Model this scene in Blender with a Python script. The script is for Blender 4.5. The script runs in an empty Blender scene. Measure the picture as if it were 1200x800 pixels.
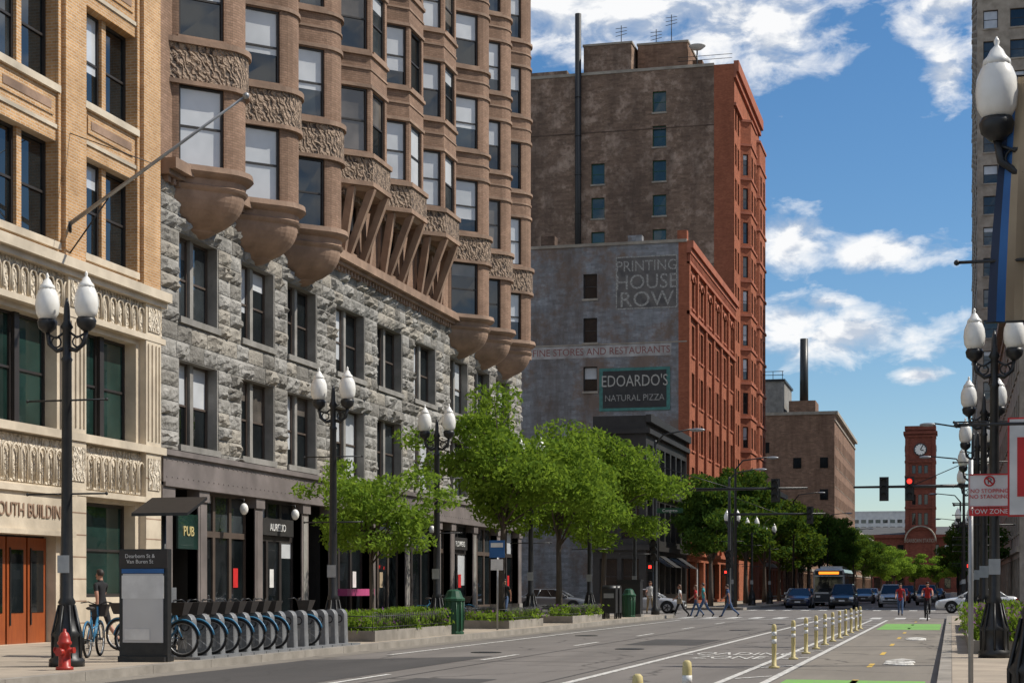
import bpy, math, random
import numpy as np
from mathutils import Vector, Matrix
random.seed(7); rng=np.random.default_rng(7)
sc=bpy.context.scene
R=math.radians
# ------------------------------------------------------------------ materials
def N(t,ty,**kw):
    n=t.nodes.new(ty)
    for k,v in kw.items(): setattr(n,k,v)
    return n
def mixc(t,f,a,b,mode='MIX'):
    n=N(t,'ShaderNodeMix',data_type='RGBA',blend_type=mode)
    for i,x in ((0,f),(6,a),(7,b)):
        if hasattr(x,'is_output'): t.links.new(x,n.inputs[i])
        elif i==0: n.inputs[0].default_value=x
        else: n.inputs[i].default_value=(*x,1) if len(x)==3 else x
    return n.outputs[2]
def mth(t,op,a,b=None,c=None,clamp=False):
    n=N(t,'ShaderNodeMath',operation=op); n.use_clamp=clamp
    for i,x in enumerate((a,b,c)):
        if x is None: continue
        if hasattr(x,'is_output'): t.links.new(x,n.inputs[i])
        else: n.inputs[i].default_value=x
    return n.outputs[0]
def noise(t,vec,scale,detail=5,rough=.55,dist=0):
    n=N(t,'ShaderNodeTexNoise'); n.inputs['Scale'].default_value=scale
    n.inputs['Detail'].default_value=min(detail,6); n.inputs['Roughness'].default_value=rough
    n.inputs['Distortion'].default_value=dist
    t.links.new(vec,n.inputs['Vector']); return n.outputs['Fac']
def ramp(t,f,lo,hi):
    n=N(t,'ShaderNodeMapRange'); n.inputs[1].default_value=lo; n.inputs[2].default_value=hi
    n.clamp=True; t.links.new(f,n.inputs[0]); return n.outputs[0]
def base(name):
    m=bpy.data.materials.new(name); m.use_nodes=True
    t=m.node_tree; b=t.nodes['Principled BSDF']
    tc=N(t,'ShaderNodeTexCoord'); return m,t,b,tc.outputs['Object']
def bumpit(t,b,h,strength,dist=.02):
    n=N(t,'ShaderNodeBump'); n.inputs['Strength'].default_value=strength; n.inputs['Distance'].default_value=dist
    t.links.new(h,n.inputs['Height']); t.links.new(n.outputs[0],b.inputs['Normal'])
def M(name,c1,c2=None,scale=3,rough=.8,metal=0,bump=0,bscale=20,spec=.4,stretch=None,dirt=.25,bdist=.02):
    m,t,b,co=base(name)
    if stretch:
        mp=N(t,'ShaderNodeMapping'); mp.inputs['Scale'].default_value=stretch
        t.links.new(co,mp.inputs[0]); co2=mp.outputs[0]
    else: co2=co
    c2=c2 or tuple(x*.75 for x in c1)
    f=ramp(t,noise(t,co2,scale,4),.3,.7)
    col=mixc(t,f,c1,c2)
    if dirt:
        g=ramp(t,noise(t,co,.6,5),.42,.7); g=mth(t,'MULTIPLY',g,dirt)
        col=mixc(t,g,col,tuple(x*.3 for x in c1))
    t.links.new(col,b.inputs['Base Color'])
    b.inputs['Roughness'].default_value=rough; b.inputs['Metallic'].default_value=metal
    b.inputs['Specular IOR Level'].default_value=spec
    if bump: bumpit(t,b,noise(t,co,bscale,4),bump,bdist)
    return m
def BR(name,c1,c2,mort,bw=.22,rh=.075,ms=.009,bump=.6,stain=.45,stainc=None,rough=.88,sscale=.25,offset=.5,patch=None,coarse=.25):
    m,t,b,co=base(name)
    s=N(t,'ShaderNodeSeparateXYZ'); t.links.new(co,s.inputs[0])
    u=mth(t,'ADD',s.outputs[0],s.outputs[1])
    c=N(t,'ShaderNodeCombineXYZ'); t.links.new(u,c.inputs[0]); t.links.new(s.outputs[2],c.inputs[1])
    def brick(c1,c2,mo,bw,rh,ms):
        br=N(t,'ShaderNodeTexBrick'); br.offset=offset
        t.links.new(c.outputs[0],br.inputs['Vector'])
        for k,v in (('Color1',c1),('Color2',c2),('Mortar',mo)): br.inputs[k].default_value=(*v,1)
        for k,v in (('Scale',1),('Mortar Size',ms),('Mortar Smooth',.2),('Bias',0),('Brick Width',bw),('Row Height',rh)): br.inputs[k].default_value=v
        return br
    br=brick(c1,c2,mort,bw,rh,ms); col=br.outputs['Color']
    if coarse:
        k=1-coarse*1.6
        b2=brick((1,1,1),(k,k,k),(.9,.9,.9),.66,.225,.008); col=mixc(t,.8,col,b2.outputs['Color'],'MULTIPLY')
    v1=ramp(t,noise(t,co,1.3,5,.65),.35,.7)
    col=mixc(t,mth(t,'MULTIPLY',v1,.4),col,tuple(x*.45 for x in c1))
    if patch:
        pf=ramp(t,noise(t,co,patch[1],6,.75),patch[2],patch[3])
        col=mixc(t,pf,col,patch[0])
    mp=N(t,'ShaderNodeMapping'); mp.inputs['Scale'].default_value=(1,1,.2); t.links.new(co,mp.inputs[0])
    st=ramp(t,noise(t,mp.outputs[0],sscale*2,6,.7),.45,.68)
    col=mixc(t,mth(t,'MULTIPLY',st,stain),col,stainc or tuple(x*.35 for x in c2))
    t.links.new(col,b.inputs['Base Color']); b.inputs['Roughness'].default_value=rough
    b.inputs['Specular IOR Level'].default_value=.25
    h=mth(t,'SUBTRACT',noise(t,co,30,2),mth(t,'MULTIPLY',br.outputs['Fac'],1.2))
    bumpit(t,b,h,bump,.012)
    return m
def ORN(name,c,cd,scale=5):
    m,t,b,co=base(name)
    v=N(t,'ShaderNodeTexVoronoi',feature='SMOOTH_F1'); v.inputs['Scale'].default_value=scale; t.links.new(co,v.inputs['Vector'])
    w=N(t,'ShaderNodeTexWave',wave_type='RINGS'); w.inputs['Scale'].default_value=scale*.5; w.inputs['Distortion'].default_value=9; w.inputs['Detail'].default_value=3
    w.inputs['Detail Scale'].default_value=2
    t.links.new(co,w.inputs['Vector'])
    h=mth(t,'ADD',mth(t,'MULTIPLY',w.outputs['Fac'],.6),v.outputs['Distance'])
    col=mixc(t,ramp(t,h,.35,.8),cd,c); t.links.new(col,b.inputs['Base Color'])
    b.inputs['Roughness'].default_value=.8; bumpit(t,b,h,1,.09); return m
def GL(name,c,rough=.03,c2=None):
    m,t,b,co=base(name)
    col=mixc(t,ramp(t,noise(t,co,.6,3),.35,.65),c,c2 or tuple(x*.4 for x in c))
    t.links.new(col,b.inputs['Base Color']); b.inputs['Roughness'].default_value=rough
    b.inputs['Specular IOR Level'].default_value=.9
    bumpit(t,b,noise(t,co,.7,2),.05,.05)
    return m
tan=BR('tan_brick',(.68,.40,.185),(.52,.28,.115),(.66,.53,.39),ms=.013,coarse=.1,stain=.3)
cream=M('cream_terracotta',(.66,.57,.44),(.53,.45,.34),2,rough=.55,bump=.25,bscale=9,dirt=.5)
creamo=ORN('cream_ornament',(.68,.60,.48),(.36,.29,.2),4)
stone=M('rough_grey_stone',(.38,.365,.335),(.21,.20,.18),2.2,rough=.95,bump=1,bscale=9,bdist=.06,dirt=.5)
stoneb=M('rough_dark_grey_stone',(.25,.235,.21),(.16,.15,.13),2.5,rough=.95,bump=1,bscale=9,bdist=.06,dirt=.5)
stonec=M('rough_warm_grey_stone',(.39,.36,.305),(.26,.235,.2),2.5,rough=.95,bump=1,bscale=9,bdist=.06,dirt=.4)
stoneflat=M('grey_stone_trim',(.31,.295,.27),(.2,.19,.17),2,rough=.9,bump=.5,bscale=14,dirt=.5)
brown=BR('brown_pressed_brick',(.385,.245,.17),(.29,.18,.12),(.22,.15,.11),ms=.008,stain=.55,coarse=.12)
brownt=M('brown_terracotta',(.37,.245,.17),(.24,.155,.105),2,rough=.75,bump=.4,bscale=12,dirt=.6)
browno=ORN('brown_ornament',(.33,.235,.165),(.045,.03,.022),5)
steel=M('painted_steel',(.21,.18,.17),(.15,.13,.12),1.5,rough=.6,bump=.1,bscale=8,dirt=.5)
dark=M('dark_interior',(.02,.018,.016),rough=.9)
frame=M('dark_window_frame',(.035,.03,.028),rough=.5,dirt=0)
framew=M('brown_window_frame',(.10,.075,.06),rough=.5,dirt=.1)
glassd=GL('window_glass',(.012,.016,.018))
glassm=GL('window_glass_grey',(.05,.06,.065))
glassg=GL('window_glass_green',(.02,.05,.042))
blind=GL('window_blind_and_reflection',(.60,.62,.64),.12,(.44,.46,.48))  # pale panes: real blinds, plus sky reflection painted as colour
blindd=GL('window_blind_dark',(.17,.15,.13),.12)
metal=M('black_iron',(.018,.019,.02),(.03,.03,.03),8,rough=.42,metal=.3,dirt=0,spec=.5)
galv=M('galvanised_steel',(.36,.37,.38),(.28,.29,.3),6,rough=.45,metal=.6,dirt=.15)
dockm=M('dock_grey_casting',(.24,.245,.25),(.17,.175,.18),5,rough=.5,metal=.2,dirt=.3)
globe=M('lamp_globe',(.85,.84,.8),(.78,.76,.7),6,rough=.25,dirt=.1)
def road_mat(name,c1,c2,cr=.6):
    m,t,b,co=base(name)
    mp=N(t,'ShaderNodeMapping'); mp.inputs['Scale'].default_value=(1,.1,1); t.links.new(co,mp.inputs[0])
    f=ramp(t,noise(t,mp.outputs[0],1.1,6,.65),.35,.65)
    col=mixc(t,f,c1,c2)
    g=ramp(t,noise(t,co,.22,5,.6),.45,.65); col=mixc(t,mth(t,'MULTIPLY',g,.28),col,tuple(x*.5 for x in c1))
    fn=noise(t,co,60,2); col=mixc(t,mth(t,'MULTIPLY',ramp(t,fn,.3,.7),.3),col,tuple(x*.45 for x in c1))
    wv=N(t,'ShaderNodeTexVoronoi',feature='DISTANCE_TO_EDGE'); wv.inputs['Scale'].default_value=.22
    ad=N(t,'ShaderNodeVectorMath',operation='ADD'); nn=N(t,'ShaderNodeTexNoise'); nn.inputs['Scale'].default_value=.8; nn.inputs['Detail'].default_value=4
    t.links.new(co,nn.inputs[0]); t.links.new(co,ad.inputs[0]); t.links.new(nn.outputs['Color'],ad.inputs[1]); t.links.new(ad.outputs[0],wv.inputs['Vector'])
    ck=mth(t,'SUBTRACT',1,ramp(t,wv.outputs['Distance'],.003,.012)); col=mixc(t,mth(t,'MULTIPLY',ck,cr),col,tuple(x*.2 for x in c1))
    t.links.new(col,b.inputs['Base Color']); b.inputs['Roughness'].default_value=.85; b.inputs['Specular IOR Level'].default_value=.3
    bumpit(t,b,fn,.35,.01); return m
asph=road_mat('asphalt',(.20,.183,.168),(.155,.142,.13))
asphd=road_mat('dark_asphalt',(.085,.08,.077),(.065,.062,.06),.2)
conc_lane=road_mat('concrete_lane',(.25,.225,.19),(.2,.18,.155),.7)
def paint(name,c,wear=.5,under=(.18,.17,.155)):
    m,t,b,co=base(name)
    f=ramp(t,noise(t,co,7,6,.75),.42,.6); col=mixc(t,mth(t,'MULTIPLY',f,wear),c,under)
    t.links.new(col,b.inputs['Base Color']); b.inputs['Roughness'].default_value=.7; return m
wpaint=paint('white_road_paint',(.68,.67,.63),.75); gpaint=paint('green_road_paint',(.17,.42,.06),.5); ypaint=paint('yellow_road_paint',(.65,.42,.05),.4)
def walkmat():
    m,t,b,co=base('sidewalk_slabs')
    br=N(t,'ShaderNodeTexBrick'); br.offset=0; t.links.new(co,br.inputs['Vector'])
    for k,v in (('Color1',(.40,.335,.26)),('Color2',(.33,.28,.22)),('Mortar',(.14,.12,.1))): br.inputs[k].default_value=(*v,1)
    for k,v in (('Scale',1),('Mortar Size',.012),('Brick Width',1.52),('Row Height',1.52)): br.inputs[k].default_value=v
    col=mixc(t,mth(t,'MULTIPLY',ramp(t,noise(t,co,.8,5,.7),.4,.7),.45),br.outputs['Color'],(.13,.11,.09))
    t.links.new(col,b.inputs['Base Color']); b.inputs['Roughness'].default_value=.9; bumpit(t,b,noise(t,co,40,2),.2,.01); return m
walk=walkmat()
kerbm=M('kerb_stone',(.34,.31,.27),(.22,.2,.17),2,bump=.3,dirt=.4)
redb=BR('red_brick',(.47,.155,.08),(.35,.105,.055),(.24,.12,.08),ms=.006,stain=.35,coarse=.12)
redt=M('red_terracotta',(.43,.14,.075),(.32,.1,.055),2,rough=.7,dirt=.4)
paintb=BR('painted_grey_brick',(.40,.41,.43),(.31,.32,.34),(.2,.2,.2),stain=.8,stainc=(.12,.095,.08),patch=((.21,.155,.125),.3,.47,.60),coarse=.3)
brb=BR('brown_common_brick',(.36,.235,.165),(.25,.155,.105),(.2,.155,.12),stain=.8,stainc=(.085,.058,.044),patch=((.43,.31,.235),.6,.5,.64),coarse=.32,sscale=.12)
brbd=BR('dark_sooty_brick',(.20,.13,.095),(.14,.09,.065),(.12,.09,.07),stain=.8,coarse=.3)
farb=BR('far_brick',(.36,.215,.14),(.27,.155,.1),(.3,.2,.15),stain=.7,coarse=.3)
stat=BR('station_brick',(.30,.085,.055),(.23,.065,.045),(.2,.08,.05),stain=.3)
lime=M('limestone',(.38,.33,.27),(.28,.24,.19),1.2,rough=.85,bump=.2,dirt=.4)
pale=M('pale_concrete',(.6,.6,.58),(.5,.5,.5),.5)
blk=M('black_painted_front',(.025,.024,.024),(.04,.038,.036),2,rough=.5)
roofm=M('roof_tar',(.1,.1,.1),rough=.9)
woodd=M('varnished_door',(.35,.09,.025),(.25,.06,.02),5,rough=.35,stretch=(6,6,.6))
redp=M('red_hydrant_paint',(.42,.03,.02),(.32,.025,.015),10,rough=.4,dirt=.3)
white=M('white_paint',(.75,.75,.73),rough=.5,dirt=.1)
redsign=M('red_sign_paint',(.6,.03,.03),rough=.4,dirt=0)
bluep=M('blue_sign_paint',(.03,.13,.35),(.02,.10,.28),2,rough=.6,dirt=.1)
navyb=M('navy_banner',(.015,.03,.07),(.01,.02,.05),2,rough=.6,dirt=.1)
sandb=M('sand_banner',(.42,.33,.22),(.34,.26,.17),2,rough=.7,dirt=.1)
ghostw=paint('faded_white_lettering',(.40,.385,.35),1,(.15,.14,.13))
ghostw2=paint('faded_cream_lettering',(.46,.44,.39),.65)
ghostr=paint('faded_red_lettering',(.22,.06,.055),.6,(.26,.16,.14))
ghostd=M('faded_dark_sign',(.085,.08,.078),(.19,.17,.155),1.2,rough=.9)
ghostp=M('faded_pale_band',(.46,.44,.42),(.29,.26,.24),1.2,rough=.9,dirt=.5)
teal=M('teal_sign_border',(.07,.23,.2),(.05,.14,.125),rough=.6)
bark=M('bark',(.12,.095,.075),(.07,.055,.045),6,rough=.95,bump=.8,bscale=18,stretch=(1,1,.2))
tyre=M('tyre_rubber',(.015,.015,.015),rough=.8,dirt=0)
yel=M('yellow_post',(.6,.5,.22),(.5,.42,.2),5,rough=.6)
binm=M('green_bin_paint',(.02,.09,.045),(.02,.07,.035),4,rough=.45,dirt=.2)
soil=M('soil',(.05,.035,.025),rough=1,bump=1)
def leafmat(name,c1,c2,tr=.35):
    m=bpy.data.materials.new(name); m.use_nodes=True; t=m.node_tree; t.nodes.clear()
    co=N(t,'ShaderNodeTexCoord').outputs['Object']; o=N(t,'ShaderNodeOutputMaterial')
    a=noise(t,co,1.1,2); b=noise(t,co,9,1)
    col=mixc(t,ramp(t,mth(t,'ADD',mth(t,'MULTIPLY',a,.6),mth(t,'MULTIPLY',b,.4)),.35,.65),c1,c2)
    p=N(t,'ShaderNodeBsdfDiffuse')
    tl=N(t,'ShaderNodeBsdfTranslucent'); mx=N(t,'ShaderNodeMixShader'); mx.inputs[0].default_value=tr
    t.links.new(col,p.inputs['Color']); t.links.new(mixc(t,.5,col,(.30,.42,.03)),tl.inputs[0])
    t.links.new(p.outputs[0],mx.inputs[1]); t.links.new(tl.outputs[0],mx.inputs[2]); t.links.new(mx.outputs[0],o.inputs[0]); return m
leafA=leafmat('locust_leaves',(.19,.29,.045),(.075,.14,.022),.45)
leafB=leafmat('bright_leaves',(.22,.33,.05),(.10,.18,.03),.45)
leafC=leafmat('shade_toned_leaves',(.06,.115,.025),(.022,.052,.014),.28)  # darker green puts the far tree row's shade into the leaf colour
flower=leafmat('purple_flowers',(.2,.06,.25),(.3,.12,.3))
pinkm=M('pink_paint',(.5,.08,.22),rough=.5)
def emis(name,c,s):
    m=bpy.data.materials.new(name); m.use_nodes=True; b=m.node_tree.nodes['Principled BSDF']
    b.inputs['Base Color'].default_value=(*c,1); b.inputs['Emission Color'].default_value=(*c,1); b.inputs['Emission Strength'].default_value=s; return m
redlit=emis('red_signal_lens',(.9,.03,.02),3); orangelit=emis('led_display',(1,.25,.02),2)
# ------------------------------------------------------------------ mesh builder
class MB:
    def __init__(s): s.v=[];s.f=[];s.mi=[];s.sm=[];s.mats=[]
    def mx(s,m):
        if m not in s.mats: s.mats.append(m)
        return s.mats.index(m)
    def face(s,pts,m,sm=False):
        i=len(s.v); s.v.extend([tuple(p) for p in pts]); s.f.append(tuple(range(i,i+len(pts)))); s.mi.append(s.mx(m)); s.sm.append(sm)
    def hexa(s,p,m):
        i=len(s.v); s.v.extend([tuple(q) for q in p]); k=s.mx(m)
        for f in ((0,3,2,1),(4,5,6,7),(0,1,5,4),(1,2,6,5),(2,3,7,6),(3,0,4,7)):
            s.f.append(tuple(i+j for j in f)); s.mi.append(k); s.sm.append(False)
    def box(s,x0,x1,y0,y1,z0,z1,m):
        s.hexa([(x0,y0,z0),(x1,y0,z0),(x1,y1,z0),(x0,y1,z0),(x0,y0,z1),(x1,y0,z1),(x1,y1,z1),(x0,y1,z1)],m)
    def grid(s,rings,m,closed=True,caps=True,sm=True):
        i=len(s.v); n=len(rings[0]); k=s.mx(m)
        for r in rings: s.v.extend([tuple(p) for p in r])
        for a in range(len(rings)-1):
            for b in range(n if closed else n-1):
                c=(b+1)%n
                s.f.append((i+a*n+b,i+a*n+c,i+(a+1)*n+c,i+(a+1)*n+b)); s.mi.append(k); s.sm.append(sm)
        if caps and closed:
            s.f.append(tuple(i+j for j in range(n))[::-1]); s.mi.append(k); s.sm.append(False)
            e=i+(len(rings)-1)*n; s.f.append(tuple(e+j for j in range(n))); s.mi.append(k); s.sm.append(False)
    def lathe(s,c,prof,m,seg=16,sx=1,sy=1,sm=True):
        s.grid([[(c[0]+r*sx*math.cos(2*math.pi*j/seg),c[1]+r*sy*math.sin(2*math.pi*j/seg),c[2]+z) for j in range(seg)] for r,z in prof],m,sm=sm)
    def tube(s,pts,rad,m,seg=8,sm=True):
        pts=[Vector(p) for p in pts]
        if not hasattr(rad,'__len__'): rad=[rad]*len(pts)
        rings=[]; ref=None
        for i,p in enumerate(pts):
            d=(pts[min(i+1,len(pts)-1)]-pts[max(i-1,0)]).normalized()
            if ref is None:
                ref=Vector((0,0,1)) if abs(d.z)<.9 else Vector((1,0,0))
                a=d.cross(ref).normalized()
            else: a=(a-d*a.dot(d)).normalized()
            b=d.cross(a)
            rings.append([p+(a*math.cos(2*math.pi*j/seg)+b*math.sin(2*math.pi*j/seg))*rad[i] for j in range(seg)])
        s.grid(rings,m,sm=sm)
    def sph(s,c,r,m,seg=12,rings=8):
        if not hasattr(r,'__len__'): r=(r,r,r)
        s.grid([[(c[0]+r[0]*math.sin(math.pi*max(.02,min(.98,k/rings)))*math.cos(2*math.pi*j/seg),c[1]+r[1]*math.sin(math.pi*max(.02,min(.98,k/rings)))*math.sin(2*math.pi*j/seg),c[2]-r[2]*math.cos(math.pi*k/rings)) for j in range(seg)] for k in range(rings+1)],m)
    def torus(s,c,R_,r,m,axis='x',seg=24,rs=6,a0=0,a1=2*math.pi):
        pts=[]
        for j in range(seg+1):
            a=a0+(a1-a0)*j/seg; u,w=R_*math.cos(a),R_*math.sin(a)
            pts.append((c[0],c[1]+u,c[2]+w) if axis=='x' else (c[0]+u,c[1],c[2]+w) if axis=='y' else (c[0]+u,c[1]+w,c[2]))
        s.tube(pts,r,m,rs)
    def build(s,name,parent=None,loc=None,rotz=0,scale=1):
        me=bpy.data.meshes.new(name); me.from_pydata(s.v,[],s.f)
        for m in s.mats: me.materials.append(m)
        me.polygons.foreach_set('material_index',s.mi); me.polygons.foreach_set('use_smooth',s.sm); me.update()
        return place(me,name,parent,loc,rotz,scale)
def place(me,name,parent=None,loc=None,rotz=0,scale=1):
    o=bpy.data.objects.new(name,me); sc.collection.objects.link(o)
    if parent: o.parent=parent
    if loc: o.location=loc
    o.rotation_euler=(0,0,rotz)
    o.scale=(scale,)*3 if not hasattr(scale,'__len__') else scale
    return o
def empty(name,loc=(0,0,0),rotz=0):
    o=bpy.data.objects.new(name,None); o.empty_display_size=.5; sc.collection.objects.link(o); o.location=loc; o.rotation_euler=(0,0,rotz); return o
def text(body,loc,rot,size,m,parent,name='lettering',ext=.01,ax='CENTER',sx=1):
    c=bpy.data.curves.new(name,'FONT'); c.body=body; c.size=size; c.extrude=ext; c.align_x=ax; c.align_y='CENTER'; c.materials.append(m)
    c.resolution_u=3
    o=bpy.data.objects.new(name,c); sc.collection.objects.link(o); o.location=loc; o.rotation_euler=rot; o.parent=parent; o.scale=(sx,1,1); return o
class F:
    def __init__(s,o,u,n): s.o=o;s.u=u;s.n=n
    def p(s,a,z,off=0): return (s.o[0]+s.u[0]*a+s.n[0]*off, s.o[1]+s.u[1]*a+s.n[1]*off, z)
def lbox(mb,fr,s0,s1,z0,z1,o0,o1,m):
    p=fr.p
    mb.hexa([p(s0,z0,o0),p(s1,z0,o0),p(s1,z0,o1),p(s0,z0,o1),p(s0,z1,o0),p(s1,z1,o0),p(s1,z1,o1),p(s0,z1,o1)],m)
def single(mb,fr,s0,s1,z0,z1,off,fm,det=2,pb=.5,g=None):
    t=.065 if det>1 else .09
    zm=(z0+z1)/2
    lbox(mb,fr,s0,s0+t,z0,z1,off,off+.07,fm); lbox(mb,fr,s1-t,s1,z0,z1,off,off+.07,fm)
    lbox(mb,fr,s0+t,s1-t,z1-t,z1,off,off+.068,fm); lbox(mb,fr,s0+t,s1-t,z0,z0+t,off,off+.068,fm)
    if det>0: lbox(mb,fr,s0+t,s1-t,zm-.03,zm+.03,off,off+.05,fm)
    r=random.random(); g=g or (glassd if random.random()<.75 else glassm)
    zb=z1
    bm=blind if random.random()<.8 else blindd
    if r<pb: zb=z1-(z1-z0)*random.choice([.25,.5,.5,.6,.75,1,1])
    j=lambda:random.uniform(-.006,.006)
    if zb>z0+.01: mb.face([fr.p(s0+.01,z0+.01,off+.012+j()),fr.p(s1-.01,z0+.01,off+.012+j()),fr.p(s1-.01,zb,off+.012+j()),fr.p(s0+.01,zb,off+.012+j())],g)
    if zb<z1: mb.face([fr.p(s0+.01,max(zb,z0),off+.012+j()),fr.p(s1-.01,max(zb,z0),off+.012+j()),fr.p(s1-.01,z1-.01,off+.012+j()),fr.p(s0+.01,z1-.01,off+.012+j())],bm)
def facade(W_,G_,fr,W,z0,z1,ops,wm,depth=.28,fm=None,det=2,pair=False,pb=.5,sill=None,lintel=None,g=None,rm=None):
    fm=fm or frame
    us=sorted(set([0,W]+[round(o[0],4) for o in ops]+[round(o[1],4) for o in ops]))
    zs=sorted(set([z0,z1]+[round(o[2],4) for o in ops]+[round(o[3],4) for o in ops]))
    for a,b in zip(us,us[1:]):
        for c,d in zip(zs,zs[1:]):
            mx_,mz=(a+b)/2,(c+d)/2
            if not any(o[0]<mx_<o[1] and o[2]<mz<o[3] for o in ops):
                W_.face([fr.p(a,c),fr.p(b,c),fr.p(b,d),fr.p(a,d)],wm)
    for o in ops:
        s0,s1,a,b=o[:4]; D=-depth; p=fr.p; r=rm or wm
        W_.face([p(s0,a),p(s0,b),p(s0,b,D),p(s0,a,D)],r); W_.face([p(s1,a),p(s1,b),p(s1,b,D),p(s1,a,D)],r)
        W_.face([p(s0,a),p(s1,a),p(s1,a,D),p(s0,a,D)],r); W_.face([p(s0,b),p(s1,b),p(s1,b,D),p(s0,b,D)],r)
        if pair:
            m=(s0+s1)/2; w=.11
            lbox(G_,fr,m-w,m+w,a,b,D-.01,D+.16,fm if pair==1 else pair)
            single(G_,fr,s0,m-w,a,b,D,fm,det,pb,g); single(G_,fr,m+w,s1,a,b,D,fm,det,pb,g)
        else: single(G_,fr,s0,s1,a,b,D,fm,det,pb,g)
        if sill: lbox(W_,fr,s0-.08,s1+.08,a-.16,a+.02,-depth+.08,.1,sill)
        if lintel: lbox(W_,fr,s0-.12,s1+.12,b+.002,b+.28,-.02,.05,lintel)
def shell(mb,x0,x1,y0,y1,z0,z1,m,sides='news',roof=None):
    if 'n' in sides: mb.face([(x0,y0,z0),(x1,y0,z0),(x1,y0,z1),(x0,y0,z1)],m)
    if 's' in sides: mb.face([(x0,y1,z0),(x1,y1,z0),(x1,y1,z1),(x0,y1,z1)],m)
    if 'e' in sides: mb.face([(x0,y0,z0),(x0,y1,z0),(x0,y1,z1),(x0,y0,z1)],m)
    if 'w' in sides: mb.face([(x1,y0,z0),(x1,y1,z0),(x1,y1,z1),(x1,y0,z1)],m)
    mb.face([(x0,y0,z1-.4),(x1,y0,z1-.4),(x1,y1,z1-.4),(x0,y1,z1-.4)],roof or roofm)
XL=-21.3
# ------------------------------------------------------------------ ground
g=MB(); g.face([(-2500,-400,0),(2500,-400,0),(2500,4000,0),(-2500,4000,0)],asph); g.build('ground')
def walkslab(x0,x1,y0,y1):
    m=MB(); m.box(x0,x1,y0,y1,-.05,.15,walk); return m.build('sidewalk')
walkslab(-70,-13.65,-40,85); walkslab(-70,-13.65,114,500); walkslab(0,60,-40,85); walkslab(0,60,114,500)
k=MB()
for (x0,x1) in ((-13.65,-13.45),(-.2,0)):
    for (y0,y1) in ((-40,85),(114,500)):
        y=y0
        while y<y1:
            e=min(y+2.4,y1); k.box(x0,x1,y+.006,e-.006,-.05,.152,kerbm); y=e
k.build('kerb')
rd=MB()
rd.face([(-2.75,-40,.004),(-.2,-40,.004),(-.2,85,.004),(-2.75,85,.004)],conc_lane)
rd.face([(-13.45,-40,.004),(-12.9,-40,.004),(-12.9,85,.004),(-13.45,85,.004)],conc_lane)
rd.build('bike_lane')
pt=MB()
pt.face([(-12.85,14,.004),(-9.7,14,.004),(-9.7,36,.004),(-12.85,33,.004)],asphd)  # large quad in the darker road colour at the near left
pt.face([(-8.6,20,.004),(-7.2,20,.004),(-7.2,27,.004),(-8.6,27,.004)],asphd)
pt.face([(-8.3,44,.004),(-6.4,44,.004),(-6.4,49,.004),(-8.3,49,.004)],asphd)
for x in (-9.05,-6.3): pt.face([(x,-30,.004),(x+.05,-30,.004),(x+.11,80,.004),(x+.05,80,.004)],asphd)
for y in (22,33.5,47,58.5,71): pt.face([(-12.8,y,.0045),(-2.8,y+.15,.0045),(-2.8,y+.2,.0045),(-12.8,y+.06,.0045)],asphd)
pt.build('asphalt_patch')
mk=MB()
def line(x,y0,y1,w=.12,m=wpaint,z=.008): mk.face([(x-w/2,y0,z),(x+w/2,y0,z),(x+w/2,y1,z),(x-w/2,y1,z)],m)
line(-5.85,-30,80,.14); line(-2.85,-30,80,.13); line(-3.55,-30,80,.12)
y=-20
while y<78:
    mk.face([(-3.45,y,.008),(-2.95,y+.9,.008),(-2.95,y+1.15,.008),(-3.45,y+.25,.008)],wpaint); y+=4
for y in np.arange(-20,78,9): line(-9.4,y,y+3,.12)
line(-12.1,36,78,.12)
for y in np.arange(-10,80,6.1): line(-1.5,y,y+1.6,.1,ypaint)
mk.face([(-2.6,24.5,.008),(-.4,24.5,.008),(-.4,28,.008),(-2.6,28,.008)],gpaint)
mk.face([(-2.6,62,.008),(-.4,62,.008),(-.4,72,.008),(-2.6,72,.008)],gpaint)
x=-13.0
while x<-.6:
    mk.face([(x,82.6,.008),(x+.5,82.6,.008),(x+.5,86.6,.008),(x,86.6,.008)],wpaint); x+=1.15
line(-8,80.6,81.1,10,wpaint)
x=-13.0
while x<-.6:
    mk.face([(x,112,.008),(x+.5,112,.008),(x+.5,115,.008),(x,115,.008)],wpaint); x+=1.15
for yy in (96,99.5,103): mk.face([(-60,yy,.008),(-14,yy,.008),(-14,yy+.12,.008),(-60,yy+.12,.008)],wpaint)
for y in np.arange(118,480,9): line(-9.4,y,y+3,.12); line(-5.6,y,y+3,.12)
for yy in (34,50):
    mk.torus((-1.0,yy,.006),.28,.03,wpaint,'z',14,4); mk.torus((-1.0,yy+.95,.006),.28,.03,wpaint,'z',14,4)
    mk.face([(-1.3,yy+2.2,.008),(-.7,yy+2.2,.008),(-1.0,yy+2.9,.008)],wpaint)
rm=empty('road_markings'); mk.build('painted_lines',rm)
text('LOADING\nZONE',(-4.6,37.5,.009),(0,0,0),.95,wpaint,rm,'painted_lettering',.001)
for o in rm.children:
    if o.name.startswith('painted_lettering'): o.scale=(.6,2.2,1)
mh=MB()
mh.lathe((0,0,0),[(.36,0),(.36,.01),(.3,.012)],metal,20,sm=False)
mhm=mh.build('manhole_cover',None,(-7.6,41,.002)).data
for (x,y) in ((-11,52),(-7.2,60),(-10.4,38),(-6.9,70)): place(mhm,'manhole_cover',None,(x,y,.002))
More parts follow.
